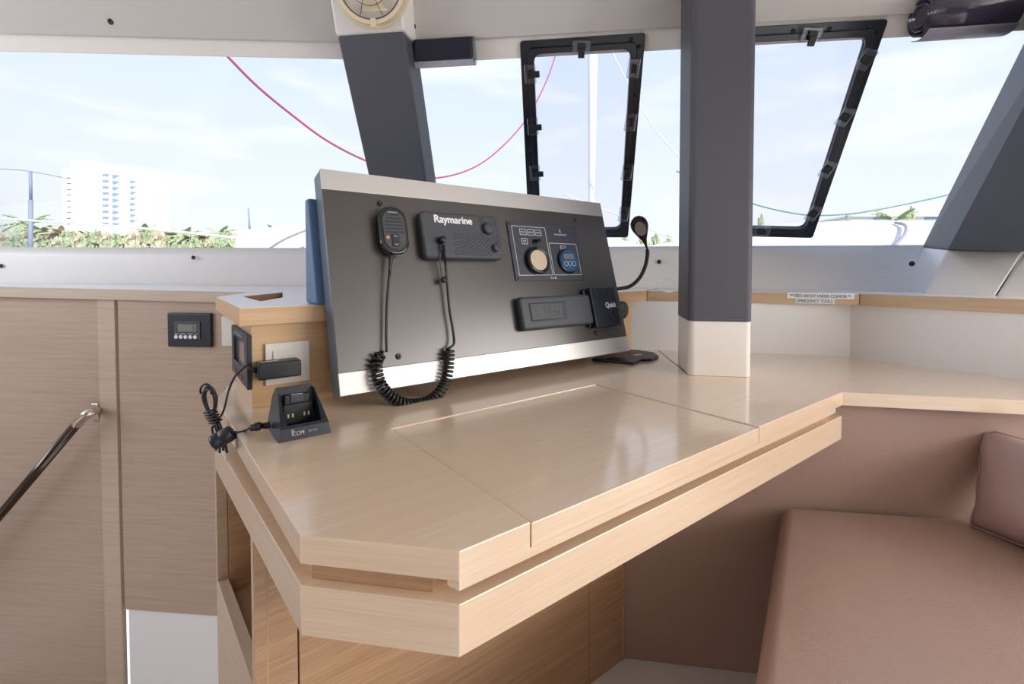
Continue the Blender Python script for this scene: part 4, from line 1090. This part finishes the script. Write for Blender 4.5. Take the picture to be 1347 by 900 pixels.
# tank display and switch on the bulkhead
def wthing(name, label, cat_, px0, px1, y0, y1):
    a = fw.loc((px0 + px1) / 2, y1); b = fw.loc((px0 + px1) / 2, y0); l = fw.loc(px0, (y0 + y1) / 2); r = fw.loc(px1, (y0 + y1) / 2)
    return thing(name, label, cat_, Frame(fw.w(l.x, a.y, 0), fw.ex, fw.ey, fw.ez)), r.x - l.x, b.y - a.y
tk, w, h = wthing('tank_gauge', 'navy gauge panel with small LCD and five white buttons on the bulkhead', 'gauge panel', 223.5, 281, 411.5, 456)
mb = MB(); mb.box(0, w, 0, h, .0003, .012); build(mb, 'frame_plate', M['navy2'], tk, .004, 3)
mb = MB(); mb.box(w * .17, w * .76, h * .24, h * .76, .0122, .015); build(mb, 'front_module', M['rubber2'], tk, .001, 2)
mb = MB(); mb.box(w * .26, w * .68, h * .46, h * .67, .0151, .0157); build(mb, 'lcd', M['lcd'], tk)
for k in range(5):
    mb = MB(); mb.disc(V((w * (.22 + .107 * k), h * .30, .0151)), (0, 0, 1), w * .04, .002, 18); build(mb, 'push_button', M['ink'], tk)
text('DAY  MENU   TANK   ON', M['ink'], tk, w * .19, h * .375, w * .52, h * .03, .0152)
text('8', M['ink_dark'], tk, w * .60, h * .50, w * .04, h * .13, .0158)
sw, w, h = wthing('light_switch', 'white switch plate on the bulkhead half hidden by the pedestal', 'switch', 293.5, 326, 416, 455)
mb = MB(); mb.box(0, w, 0, h, .0003, .009); build(mb, 'plate', M['ivory'], sw, .002, 3)
mb = MB(); mb.box(w * .22, w * .78, h * .15, h * .85, .0092, .013); build(mb, 'rocker', M['ivory'], sw, .002, 2)

# handrail
hr = thing('stair_handrail', 'dark polished handrail sloping down beside the companionway stairs', 'handrail', fw.w(*fw.loc(125, 540)[:2], 0))
def hp(px, py, off): q = fw.loc(px, py, off); return fw.w(q.x, q.y, off)
r0_ = hp(101, 558, .06); r1_ = hp(-90, 785, .06)
mb = MB(); mb.tube([r0_, r0_.lerp(r1_, .5), r1_], .0155, 20); build(mb, 'rail_tube', M['dark_chrome'], hr, world=True)
mb = MB(); d_ = (r0_ - r1_).normalized()
mb.tube(cat([r0_ - d_ * .002, r0_ + d_ * .03, hp(113, 546, .062), hp(122, 541, .052), hp(127, 541, .02), hp(127.5, 541, -.010)], 5), [.018] * 8 + [.017] * 5 + [.0145] * 6 + [.0135] * 7, 18)
build(mb, 'end_bracket', M['chrome'], hr, world=True)['label'] = 'chrome end bracket'
q_ = fw.loc(126.5, 541, -.01)
mb = MB(); mb.prism([fw.w(p.x, p.y, -.0115) for p in rrect(q_.x - .018, q_.x + .016, q_.y - .034, q_.y + .030, .008)], fw.ez * .008); build(mb, 'wall_plate', M['chrome'], hr, .002, 2, world=True)

# clear cord loop on the front shelf
cp_ = atz(877, 384.5, S)
lo = thing('cord_loop', 'small loop of white cord lying on the front shelf left of the column', 'cord', cp_)
mb = MB()
for k in range(3):
    mb.tube([cp_ + V((.035 * math.cos(R(a_)) + .004 * k, .012 * k - .01 + .012 * math.sin(R(a_)), .026 + .024 * math.sin(R(a_)))) for a_ in range(0, 360, 18)], .002, 6, closed=True)
build(mb, 'loop', M['white2'], lo, world=True)

# ================================================================== FAN at the pillar head
cF = aty(487, -22, (FLt.y + FRt.y) / 2 - .10)
nF = (V((-.1, -1, -.35))).normalized()
exF = V((1, -.05, 0)); exF = (exF - nF * exF.dot(nF)).normalized(); eyF = nF.cross(exF)
if eyF.z < 0: eyF = -eyF
fF = Frame(cF, exF, eyF, nF)
fan = thing('cabin_fan', 'cream caged cabin fan mounted at the head of the slate pillar', 'fan', fF)
ro = 53 / F * cF.y
def circ(r, z, n=48): return [V((r * math.cos(2 * math.pi * k / n), r * math.sin(2 * math.pi * k / n), z)) for k in range(n)]
mb = MB(); mb.lathe(V((0, 0, -.028)), (0, 0, 1), [(ro * .82, .002), (ro * .9, 0), (ro, .016), (ro * .99, .020), (ro * .82, .010)], 48); mb.f = mb.f[:-2]; mb.sm = mb.sm[:-2]; mb.f += [(k, (k + 1) % 48, 192 + (k + 1) % 48, 192 + k) for k in range(48)]; mb.sm += [True] * 48; build(mb, 'rear_rim', M['cream'], fan)
mb = MB(); mb.ring(circ(ro * .90, .0), circ(ro * .80, .0), V((0, 0, .010))); build(mb, 'front_ring', M['cream'], fan, .002, 2)
mb = MB(); mb.tube(circ(ro * .78, .008), .0018, 6, closed=True)
for k in range(8):
    a_ = R(k * 45 + 20); mb.tube([V((ro * .80 * math.cos(a_), ro * .80 * math.sin(a_), .006)), V((ro * .5 * math.cos(a_), ro * .5 * math.sin(a_), .018)), V((ro * .2 * math.cos(a_), ro * .2 * math.sin(a_), .024))], .0011, 6)
mb.tube(circ(ro * .5, .019, 32), .0011, 6, closed=True)
build(mb, 'guard_wires', M['rubber'], fan)
mb = MB(); mb.disc(V((0, 0, .004)), (0, 0, 1), ro * .2, .022, 28); build(mb, 'hub', M['cream'], fan, .002, 2)
for k in range(3):
    a_ = R(120 * k + 30); ca, sa = math.cos(a_), math.sin(a_); pr = []
    for j_ in range(7):
        t = j_ / 6; r_ = ro * (.2 + .52 * t); pr.append((r_, .35 + .25 * t))
    vs = []; 
    for r_, hw in pr:
        for s_, zz in ((-1, -.006), (1, .004)):
            q_ = a_ + s_ * hw; vs.append(V((r_ * math.cos(q_), r_ * math.sin(q_), zz)))
    mb = MB(); mb.add(vs, [(2 * i, 2 * i + 1, 2 * i + 3, 2 * i + 2) for i in range(6)], True); o = build(mb, 'blade', M['cream'], fan); so = o.modifiers.new('s', 'SOLIDIFY'); so.thickness = .0015
mb = MB(); mb.box(-.009, .009, -ro * .96, -ro * .76, .002, .014); build(mb, 'clip', M['cream'], fan, .002, 2)
mb = MB(); mb.tube([V((0, 0, -.028)), V((0, .02, -.07))], .02, 16); build(mb, 'mount', M['cream'], fan)

# ================================================================== SETTEE
sb0 = V((pC.x, pC.y, 0)) + V((0, .022, 0))
pL_ = sb0 - T * .56; pR2 = sb0 + T * 1.3
tn = V((.146, .9893, 0))
back_t = thing('settee', 'brown leatherette settee with tall back panel below the chart table edge', 'settee', pL_)
mb = MB(); mb.slab([pL_, pR2, pR2 + tn * .05, pL_ + tn * .05], .0, D - .034); build(mb, 'backrest', M['leather'], back_t, .004, 3, world=True)
sc0 = atz(1031, 668, .45); sc1 = atz(993, 900, .45)
ed = (sc1 - sc0).normalized(); sc2 = sc1 + ed * .35
sc0 = sb0 + T * ((sc0 - sb0).dot(T)) - tn * .004
cr = sc0 + T * .75
cus = thing('seat_cushion', 'large brown leatherette seat cushion on the settee', 'cushion', V((sc1.x, sc1.y, .32)))
mb = MB()
poly = [sc0, sc2, sc2 + T * .95, cr]
mb.slab([V((p.x, p.y, 0)) for p in poly], .30, .455)
o = build(mb, 'cushion', M['leather'], cus, .028, 5, world=True, smooth=True)
b_i = inset([V((p.x, p.y, 0)) for p in poly], .05)
mb = MB(); mb.slab(b_i, 0, .299); build(mb, 'plinth', M['leather'], back_t, .003, 2, world=True)
# pillow
pb = atz(1277, 691, .457); pb2 = atz(1347, 738, .457)
lx = V((.30, -.954, 0)).normalized(); pbz = V((pb.x, pb.y, .457))
pt = aty(1287, 562, 1.15)
ly = (pt - pbz); HH = ly.length; lyr = V(ly); ly = (ly - lx * ly.dot(lx)).normalized()
lz = lx.cross(ly); 
if lz.x > 0: lz = -lz
fPi = Frame(pbz, lx, ly, lz)
pw = thing('throw_pillow', 'mauve brown leatherette pillow leaning at the right end of the settee', 'pillow', fPi)
NN = 22; vs = []; fs = []; LW, LH = .42, HH * 1.02; sk = lyr.dot(lx) / lyr.dot(ly); LH = lyr.dot(ly)
for side in (1, -1):
    for i in range(NN + 1):
        for j_ in range(NN + 1):
            a_ = i / NN * 2 - 1; b_ = j_ / NN * 2 - 1
            e_ = (max(0, 1 - a_ ** 4)) ** .6 * (max(0, 1 - b_ ** 4)) ** .6
            th_ = .062 * e_ * (1 + .06 * math.sin(5 * a_ + 2 * b_))
            pin = 1 - .035 * (1 - abs(b_) ** 2) ; pin2 = 1 - .03 * (1 - abs(a_) ** 2)
            wr = .002 * math.sin(9 * b_) * (abs(a_) ** 3)
            yy_ = LH / 2 + LH / 2 * b_ * pin2; vs.append(V((LW / 2 + LW / 2 * a_ * pin + wr + sk * yy_, yy_, side * th_)))
n1 = NN + 1
for sd_ in range(2):
    for i in range(NN):
        for j_ in range(NN):
            k = sd_ * n1 * n1 + i * n1 + j_; fs.append((k, k + n1, k + n1 + 1, k + 1))
mb = MB(); mb.add(vs, fs, True); o = build(mb, 'pillow_body', M['leather2'], pw)
bm = bmesh.new(); bm.from_mesh(o.data); bmesh.ops.remove_doubles(bm, verts=bm.verts, dist=.0004); bmesh.ops.recalc_face_normals(bm, faces=bm.faces); bm.to_mesh(o.data); bm.free()
for p in o.data.polygons: p.use_smooth = True
edge = [V((LW / 2 + LW / 2 * a_ * (1 - .035 * (1 - abs(b_) ** 2)) + .002 * math.sin(9 * b_) * abs(a_) ** 3, LH / 2 + LH / 2 * b_ * (1 - .03 * (1 - abs(a_) ** 2)), 0)) for a_, b_ in
        [(-1 + 2 * i / 14, -1) for i in range(14)] + [(1, -1 + 2 * i / 14) for i in range(14)] + [(1 - 2 * i / 14, 1) for i in range(14)] + [(-1, 1 - 2 * i / 14) for i in range(14)]]
edge = [V((p.x + sk * p.y, p.y, p.z)) for p in edge]
mb = MB(); mb.tube(edge, .0022, 6, closed=True); build(mb, 'seam_piping', M['leather2'], pw)

# ================================================================== OUTSIDE
SEA = -1.7
mb = MB(); mb.box(-900, 900, 6, 1500, SEA - .2, SEA); wt = struct(mb, 'water', M['water'], 'calm pale water'); 
mb = MB(); mb.box(-160, 200, 118, 150, SEA, SEA + .9); struct(mb, 'shore', M['sand'], 'pale sandy shoreline')
# tower block
bd = 240.0
tw = thing('apartment_tower', 'white apartment tower rising above the palms at the left', 'building', V((aty(150, 330, bd).x, bd, SEA)))
def bx(px0, px1, ytop, y0, y1, name='tower_wing'):
    a = aty(px0, 340, y0); b = aty(px1, ytop, y0); mb = MB(); mb.box(a.x, b.x, y0, y1, SEA, b.z); return build(mb, name, M['concrete'], tw, world=True)
bx(96, 122, 212.5, bd - 2, bd + 12); bx(121.5, 160, 218, bd + .5, bd + 18); bx(159.5, 190, 222, bd + 2, bd + 20); bx(189.5, 206, 233, bd + 5, bd + 22); bx(205.5, 220, 246, bd + 8, bd + 24)
bx(84, 97, 221, bd + 3, bd + 8, 'roof_slab')
def win(px, py, w_, h_, y, slant=False):
    a = aty(px - w_ / 2, py + h_ / 2, y); b = aty(px + w_ / 2, py - h_ / 2, y); mb = MB()
    if slant: mb.prism([V((a.x, y - .25, b.z)), V((b.x, y - .25, (a.z + b.z) / 2 + .3)), V((a.x + (b.x - a.x) * .3, y - .25, a.z)), V((a.x, y - .25, a.z))], V((0, .3, 0)))
    else: mb.box(a.x, b.x, y - .25, y, a.z, b.z)
    build(mb, 'window', M['win_far'], tw, world=True)
for k in range(9):
    win(139, 230.5 + k * 8.0, 8, 3, bd + .5); win(153, 232 + k * 7.9, 9, 5, bd + .5, True)
    if k < 8: win(175.5, 239 + k * 7.4, 7.5, 4, bd + 2, True)
for k in range(9):
    a = aty(90, 235 + k * 7.6, bd + 4); b = aty(96, 234 + k * 7.6, bd + 4); mb = MB(); mb.box(a.x, b.x, bd + 3, bd + 7, a.z, b.z); build(mb, 'balcony', M['win_far'], tw, world=True)
# low house at the right
hd = 130
hs = thing('waterfront_house', 'low house with a long pale roof beyond the right foredeck', 'building', V((aty(1190, 300, hd).x, hd, SEA)))
a = aty(1120, 300, hd); b = aty(1330, 283, hd); mb = MB(); mb.box(a.x, b.x, hd, hd + 12, SEA, b.z); build(mb, 'walls', M['concrete'], hs, world=True)
c = aty(1118, 285, hd - 1); d_ = aty(1332, 285, hd - 1); e_ = aty(1225, 266, hd + 6)
mb = MB(); mb.hexa([V((c.x, hd - 1, c.z)), V((d_.x, hd - 1, c.z)), V((d_.x, hd + 13, c.z)), V((c.x, hd + 13, c.z)), V((e_.x - 8, hd + 6, e_.z)), V((d_.x, hd + 6, e_.z + .5)), V((d_.x, hd + 6.2, e_.z + .5)), V((e_.x - 8, hd + 6.2, e_.z))]); build(mb, 'roof', mat('far_roof', (214, 206, 204), .8), hs, world=True)
for k in range(4):
    x = a.x + 6 + k * 7; mb = MB(); mb.box(x, x + 4, hd - .15, hd, b.z - 1.8, b.z - .6); build(mb, 'window', M['win_far'], hs, world=True)

# palms
def palm_mesh(seed):
    rnd = random.Random(seed); fm = MB(); tm = MB(); H = 1.0
    tm.tube([V((0, 0, 0)), V((.02, 0, .3)), V((.05, .01, .62)), V((.06, .01, .80))], [.03, .022, .018, .02], 7)
    top_ = V((.06, .01, .80))
    for k in range(15):
        az = 2 * math.pi * k / 15 + rnd.uniform(-.2, .2); el = rnd.uniform(-.35, 1.15); L_ = rnd.uniform(.30, .38)
        mid = []
        for j in range(7):
            t = j / 6; r_ = L_ * t * math.cos(el * .8); z = L_ * t * math.sin(el) - .30 * L_ * (t ** 2) * (1.2 + math.cos(el)); mid.append(top_ + V((r_ * math.cos(az), r_ * math.sin(az), z)))
        sdv = V((-math.sin(az), math.cos(az), 0))
        for j in range(6):
            wd_ = .05 * math.sin(math.pi * min(1, (j + 1.2) / 7)); wd2 = .05 * math.sin(math.pi * min(1, (j + 2.2) / 7.2))
            a_, b_ = mid[j], mid[j + 1]
            fm.add([a_, b_, b_ + sdv * wd2 - Z * wd2 * .7, a_ + sdv * wd_ * .6 - Z * wd_ * .4], [(0, 1, 2, 3)])
            fm.add([a_, b_, b_ - sdv * wd2 - Z * wd2 * .7, a_ - sdv * wd_ * .6 - Z * wd_ * .4], [(0, 1, 2, 3)])
    return tm, fm
protos = []
for s_, fmt in ((1, 'frond'), (2, 'frond'), (3, 'frond2')):
    tm, fm = palm_mesh(s_); protos.append((tm, fm, fmt))
def me_of(mb, m, nm):
    me = bpy.data.meshes.new(nm); me.from_pydata([tuple(p) for p in mb.v], [], mb.f); me.materials.append(m); return me
pmesh = [(me_of(a, M['trunk'], 'trunk'), me_of(b, M[c], 'fronds')) for a, b, c in protos]
def palm(px, ytop, dist, kind, lab='palm tree in the row along the far shore', grp='palms along the far shore'):
    p = aty(px, ytop, dist); Hh = p.z - SEA - .5
    t = bpy.data.objects.new('palm_tree', None); C.objects.link(t); t.location = (p.x, dist, SEA + .5); sc_ = Hh / 1.0; t.scale = (sc_ * 1.25, sc_ * 1.25, sc_)
    t.rotation_euler = (0, 0, random.uniform(0, 6.28)); tag(t, lab, 'palm tree', grp)
    for nm, me in zip(('trunk', 'fronds'), pmesh[kind]):
        o = bpy.data.objects.new(nm, me); C.objects.link(o); o.parent = t
    return t
tops = [(2, 303), (26, 276), (44, 300), (60, 289), (76, 305), (86, 294), (104, 308), (118, 302), (133, 300), (150, 308), (163, 303), (178, 306), (193, 289), (208, 305), (222, 296), (236, 296), (250, 308), (270, 300), (282, 294), (297, 301), (310, 308)]
for i, (px, yt_) in enumerate(tops): palm(px, yt_, 126 + random.uniform(-5, 12), (0, 1, 2)[i % 3])
for px, yt_ in ((363, 294), (379, 295)): palm(px, yt_, 140, 0, 'distant palm crown above the white foredeck housing', 'distant palms above the foredeck housing')
palm(1188, 270, 118, 1, 'palm tree in front of the waterfront house', None); palm(1165, 272, 150, 0, 'thin palm rising behind the house roof', None)
def shrub_me(seed, m):
    rnd = random.Random(seed); mb = MB()
    for k in range(420):
        a_ = rnd.uniform(0, 6.28); r_ = rnd.uniform(0, .5); z = rnd.uniform(0, 1) * math.sqrt(max(.05, 1 - 3.4 * r_ * r_)); c = V((r_ * math.cos(a_), r_ * math.sin(a_), z)); s_ = .085
        e1 = V((rnd.uniform(-1, 1), rnd.uniform(-1, 1), rnd.uniform(-1, 1))).normalized() * s_; e2 = V((rnd.uniform(-1, 1), rnd.uniform(-1, 1), rnd.uniform(-1, 1))).normalized() * s_
        mb.add([c - e1, c + e2, c + e1, c - e2], [(0, 1, 2, 3)])
    return me_of(mb, M[m], 'foliage')
shm = [shrub_me(11, 'bush'), shrub_me(12, 'bush2'), shrub_me(13, 'bush')]
def shrub(px, ytop, dist, k, wpx, lab, grp):
    p = aty(px, ytop, dist); h_ = p.z - SEA - .4; o = bpy.data.objects.new('shore_shrub', shm[k]); C.objects.link(o); o.location = (p.x, dist, SEA + .4)
    wdt = wpx / F * dist; o.scale = (wdt, wdt * .5, h_); tag(o, lab, 'shrub', grp)
for i in range(30):
    shrub(-6 + i * 11.3 + random.uniform(-3, 3), random.uniform(304, 316), 121 + random.uniform(-2, 3), i % 3, 38, 'leafy shrub filling the shoreline under the palms', 'shrubs under the far palms')
for i, px in enumerate((822, 845, 862, 880)): shrub(px, 309 + 2 * (i % 2), 122, i % 3, 24, 'pale shrub beyond the glass beside the gooseneck lamp', 'shrubs behind the gooseneck lamp')
shrub(1115, 284, 122, 0, 22, 'shrub left of the waterfront house', None); shrub(1001, 283, 122, 2, 18, 'shrub seen low through the right hatch', None)
shrub(1200, 273, 121, 0, 24, 'bushy tree before the roof of the waterfront house', None)

def opole(name, lab, cat_, pts, r, m):
    t = thing(name, lab, cat_, pts[0]); mb = MB(); mb.tube(pts, r, 10); build(mb, 'shaft' if cat_ != 'rope' else 'strand', m, t, world=True); return t
P3 = lambda px, py, d: aty(px, py, d)
def rope(name, lab, pts, r, m, cat_='rope'):
    mb = MB(); mb.tube(cat(pts, 8), r, 8); o = build(mb, name, m); return tag(o, lab, cat_)
ml_ = thing('boat_mast', 'grey mast standing on the shore side at the far left', 'mast', P3(40, 345, 60))
mb = MB(); mb.tube([P3(40, 372, 60), P3(40.5, 263, 60)], .24, 10); build(mb, 'lower_mast', M['pole'], ml_, world=True)
mb = MB(); mb.tube([P3(40.5, 263, 60), P3(40, 225, 60)], .17, 10); build(mb, 'upper_mast', M['pole'], ml_, world=True)
mb = MB(); mb.tube(cat([P3(-30, 219, 60), P3(0, 222, 60), P3(40, 225.5, 60), P3(94, 236, 60)], 5), .05, 6); build(mb, 'stay_wire', M['pole'], ml_, world=True)
m2 = thing('slim_mast', 'thin pale mast above the white foredeck housing', 'mast', P3(327, 300, 40)); mb = MB(); mb.tube([P3(329, 310, 40), P3(326.5, 273, 40)], [.1, .05], 8); build(mb, 'shaft', M['pole'], m2, world=True)
rope('lifeline', 'thin white lifeline wire crossing before the palms', [P3(-40, 286, 5.2), P3(40, 290, 5.0), P3(180, 300, 4.6), P3(312, 313, 4.2)], .012, M['rope_white'], 'wire')
rope('red_rope', 'red rope sagging across the windscreen behind the slate pillar', [P3(285, 58, 2.6), P3(302, 77, 2.65), P3(340, 115, 2.8), P3(385, 152, 3.0), P3(430, 185, 3.2), P3(478, 210, 3.5), P3(530, 229, 3.8), P3(575, 234, 4.2), P3(620, 222, 4.6), P3(655, 198, 5), P3(690, 160, 5.4), P3(715, 115, 5.8), P3(730, 75, 6.2), P3(738, 40, 6.5)], .0075, M['rope_red'])
rope('green_rope', 'green rope hanging low beyond the right hatch', [P3(890, 225, 5), P3(940, 250, 5), P3(990, 268, 5), P3(1035, 279, 5), P3(1075, 283.5, 5), P3(1130, 280, 5), P3(1185, 270, 5), P3(1245, 257, 5), P3(1290, 246, 5)], .0075, M['rope_green'])
rope('white_stay', 'thin white stay sloping right of the bright furled sail', [P3(800, 50, 6), P3(810, 78, 6), P3(832, 120, 6), P3(858, 165, 6), P3(892, 206, 6)], .009, M['rope_white'], 'wire')
rope('white_halyard', 'thin white line sloping down beside the gooseneck lamp', [P3(740, 255, 6), P3(798, 277, 6), P3(840, 294, 6), P3(885, 316, 6), P3(910, 326, 6)], .009, M['rope_white'], 'wire')
fsl = thing('furled_sail', 'tall bright furled sail seen through the left hatch', 'sail', P3(778, 290, 7)); mb = MB(); mb.tube([P3(777, 340, 7), P3(778, 280, 7), P3(779.5, 120, 7), P3(781, 20, 7)], [.04, .042, .065, .075], 14); build(mb, 'sail_roll', M['sail'], fsl, world=True)
# foredeck
mb = MB()
dz = 1.05 + (355 - 290) / F * 3.6
# right: crowned deck
vs = []; fs = []
xsd = [P3(760, 300, 3.6).x, P3(1300, 300, 3.6).x]
prof = [(2.35, -.1), (2.5, .0), (3.0, .10), (3.4, .135), (3.8, .14), (4.6, .0), (5.0, -.4)]
hz = 1.05 + 65 / F * 3.4
for px in (700, 760, 795, 830, 1000, 1100, 1200, 1400, 1700):
    k = {700: .55, 760: .6, 795: .62, 830: .45, 1000: .93}.get(px, 1.0)
    for (d_, dzz) in prof:
        x = (px - CX) / F * 3.6; vs.append(V((x, d_, 1.05 + (hz - 1.05) * (k if dzz > 0 else k) * (1 if dzz > .1 else (.85 if dzz > 0 else .3 if dzz == 0 else -.6)) if dzz > -.3 else SEA)))
n = len(prof)
for i in range(8):
    for j_ in range(n - 1): fs.append((i * n + j_, (i + 1) * n + j_, (i + 1) * n + j_ + 1, i * n + j_ + 1))
mb.add(vs, fs, True); fd = build(mb, 'foredeck_moulding', M['gel']); tag(fd, 'white crowned foredeck moulding outside the right windows', 'deck'); 
so = fd.modifiers.new('s', 'SOLIDIFY'); so.thickness = .03
# left: rounded housing
hd0 = thing('foredeck_housing', 'white rounded foredeck housing outside the left window', 'deck housing', P3(320, 330, 3.4))
mb = MB(); a = P3(322, 330, 3.4); b = P3(560, 326, 3.6); axh = (b - a).normalized(); rh = .155
mb.lathe(a, axh, [(rh * .55, -.03), (rh * .85, -.012), (rh, .03), (rh * 1.0, .10), (rh * 1.1, .22), (rh * 1.15, (b - a).length)], 36, sx=1, sy=1.1); build(mb, 'hood', M['gel'], hd0, world=True)
mb = MB(); mb.tube(cat([P3(355, 327, 3.1), P3(365, 320, 3.1), P3(380, 312, 3.12), P3(402, 303, 3.15)], 5), .008, 8); build(mb, 'grab_line', M['gel_seam'], hd0, world=True)
rope('deck_seam', 'grey non-slip seam curving over the foredeck moulding at the right', [P3(1178, 293, 2.95), P3(1190, 296, 2.85), P3(1192, 304, 2.7), P3(1185, 315, 2.6), P3(1172, 328, 2.5)], .009, M['gel_seam'], 'deck trim')

# ================================================================== LIGHT
wld = bpy.data.worlds.new('sky'); bpy.context.scene.world = wld; wld.use_nodes = True
nt = wld.node_tree; L = nt.links; bg = nt.nodes['Background']
tc = nt.nodes.new('ShaderNodeTexCoord'); sp = nt.nodes.new('ShaderNodeSeparateXYZ'); L.new(tc.outputs['Generated'], sp.inputs[0])
cr_ = nt.nodes.new('ShaderNodeValToRGB'); L.new(sp.outputs['Z'], cr_.inputs[0])
el = cr_.color_ramp.elements; el[0].position = 0; el[0].color = (.95, .965, 1.0, 1); el[1].position = 1; el[1].color = (.38, .55, .95, 1)
e_ = el.new(.12); e_.color = (.87, .91, 1.0, 1); e_ = el.new(.42); e_.color = (.70, .80, 1.0, 1)
mpc = nt.nodes.new('ShaderNodeMapping'); mpc.inputs['Scale'].default_value = (1.6, 1.6, 7); L.new(tc.outputs['Generated'], mpc.inputs[0])
nz = nt.nodes.new('ShaderNodeTexNoise'); nz.inputs['Scale'].default_value = 2.2; nz.inputs['Detail'].default_value = 7; L.new(mpc.outputs[0], nz.inputs['Vector'])
mrc = nt.nodes.new('ShaderNodeMapRange'); mrc.inputs['From Min'].default_value = .52; mrc.inputs['From Max'].default_value = .72; mrc.inputs['To Max'].default_value = .8; L.new(nz.outputs['Fac'], mrc.inputs['Value'])
mxw = nt.nodes.new('ShaderNodeMix'); mxw.data_type = 'RGBA'; L.new(mrc.outputs[0], mxw.inputs[0]); L.new(cr_.outputs[0], mxw.inputs[6]); mxw.inputs[7].default_value = (1.0, 1.0, 1.0, 1)
L.new(mxw.outputs[2], bg.inputs[0]); bg.inputs[1].default_value = 1.27
sl = bpy.data.lights.new('sun', 'SUN'); sl.energy = 4.6; sl.angle = R(1.0); sl.color = (1, .96, .9)
so_ = bpy.data.objects.new('sun', sl); C.objects.link(so_); so_.rotation_euler = (R(56), 0, R(28))   # from behind the boat
def area(name, loc, rot, sx, sy, e, col):
    a = bpy.data.lights.new(name, 'AREA'); a.shape = 'RECTANGLE'; a.size = sx; a.size_y = sy; a.energy = e; a.color = col
    o = bpy.data.objects.new(name, a); C.objects.link(o); o.location = loc; o.rotation_euler = rot
# side window daylight, plus an overhead fill added to brighten the desk top
area('side_window_daylight', (3.0, -.2, 1.5), (R(90), 0, R(90)), 2.6, .8, 80, (1, .965, .92))
area('overhead_fill', (.5, -.2, 2.2), (0, 0, 0), 1.6, 1.4, 42, (1, .97, .96))
area('port_window_daylight', (-3.2, .2, 1.5), (R(90), 0, R(-90)), 2.4, .8, 30, (.84, .91, 1))

sc = bpy.context.scene
sc.view_settings.view_transform = 'Standard'; sc.view_settings.look = 'None'; sc.view_settings.gamma = 1; sc.view_settings.exposure = 0.06
sc.view_settings.use_curve_mapping = False
sc.cycles.use_denoising = True; sc.cycles.max_bounces = 10; sc.cycles.transparent_max_bounces = 16; sc.cycles.caustics_reflective = False; sc.cycles.caustics_refractive = False
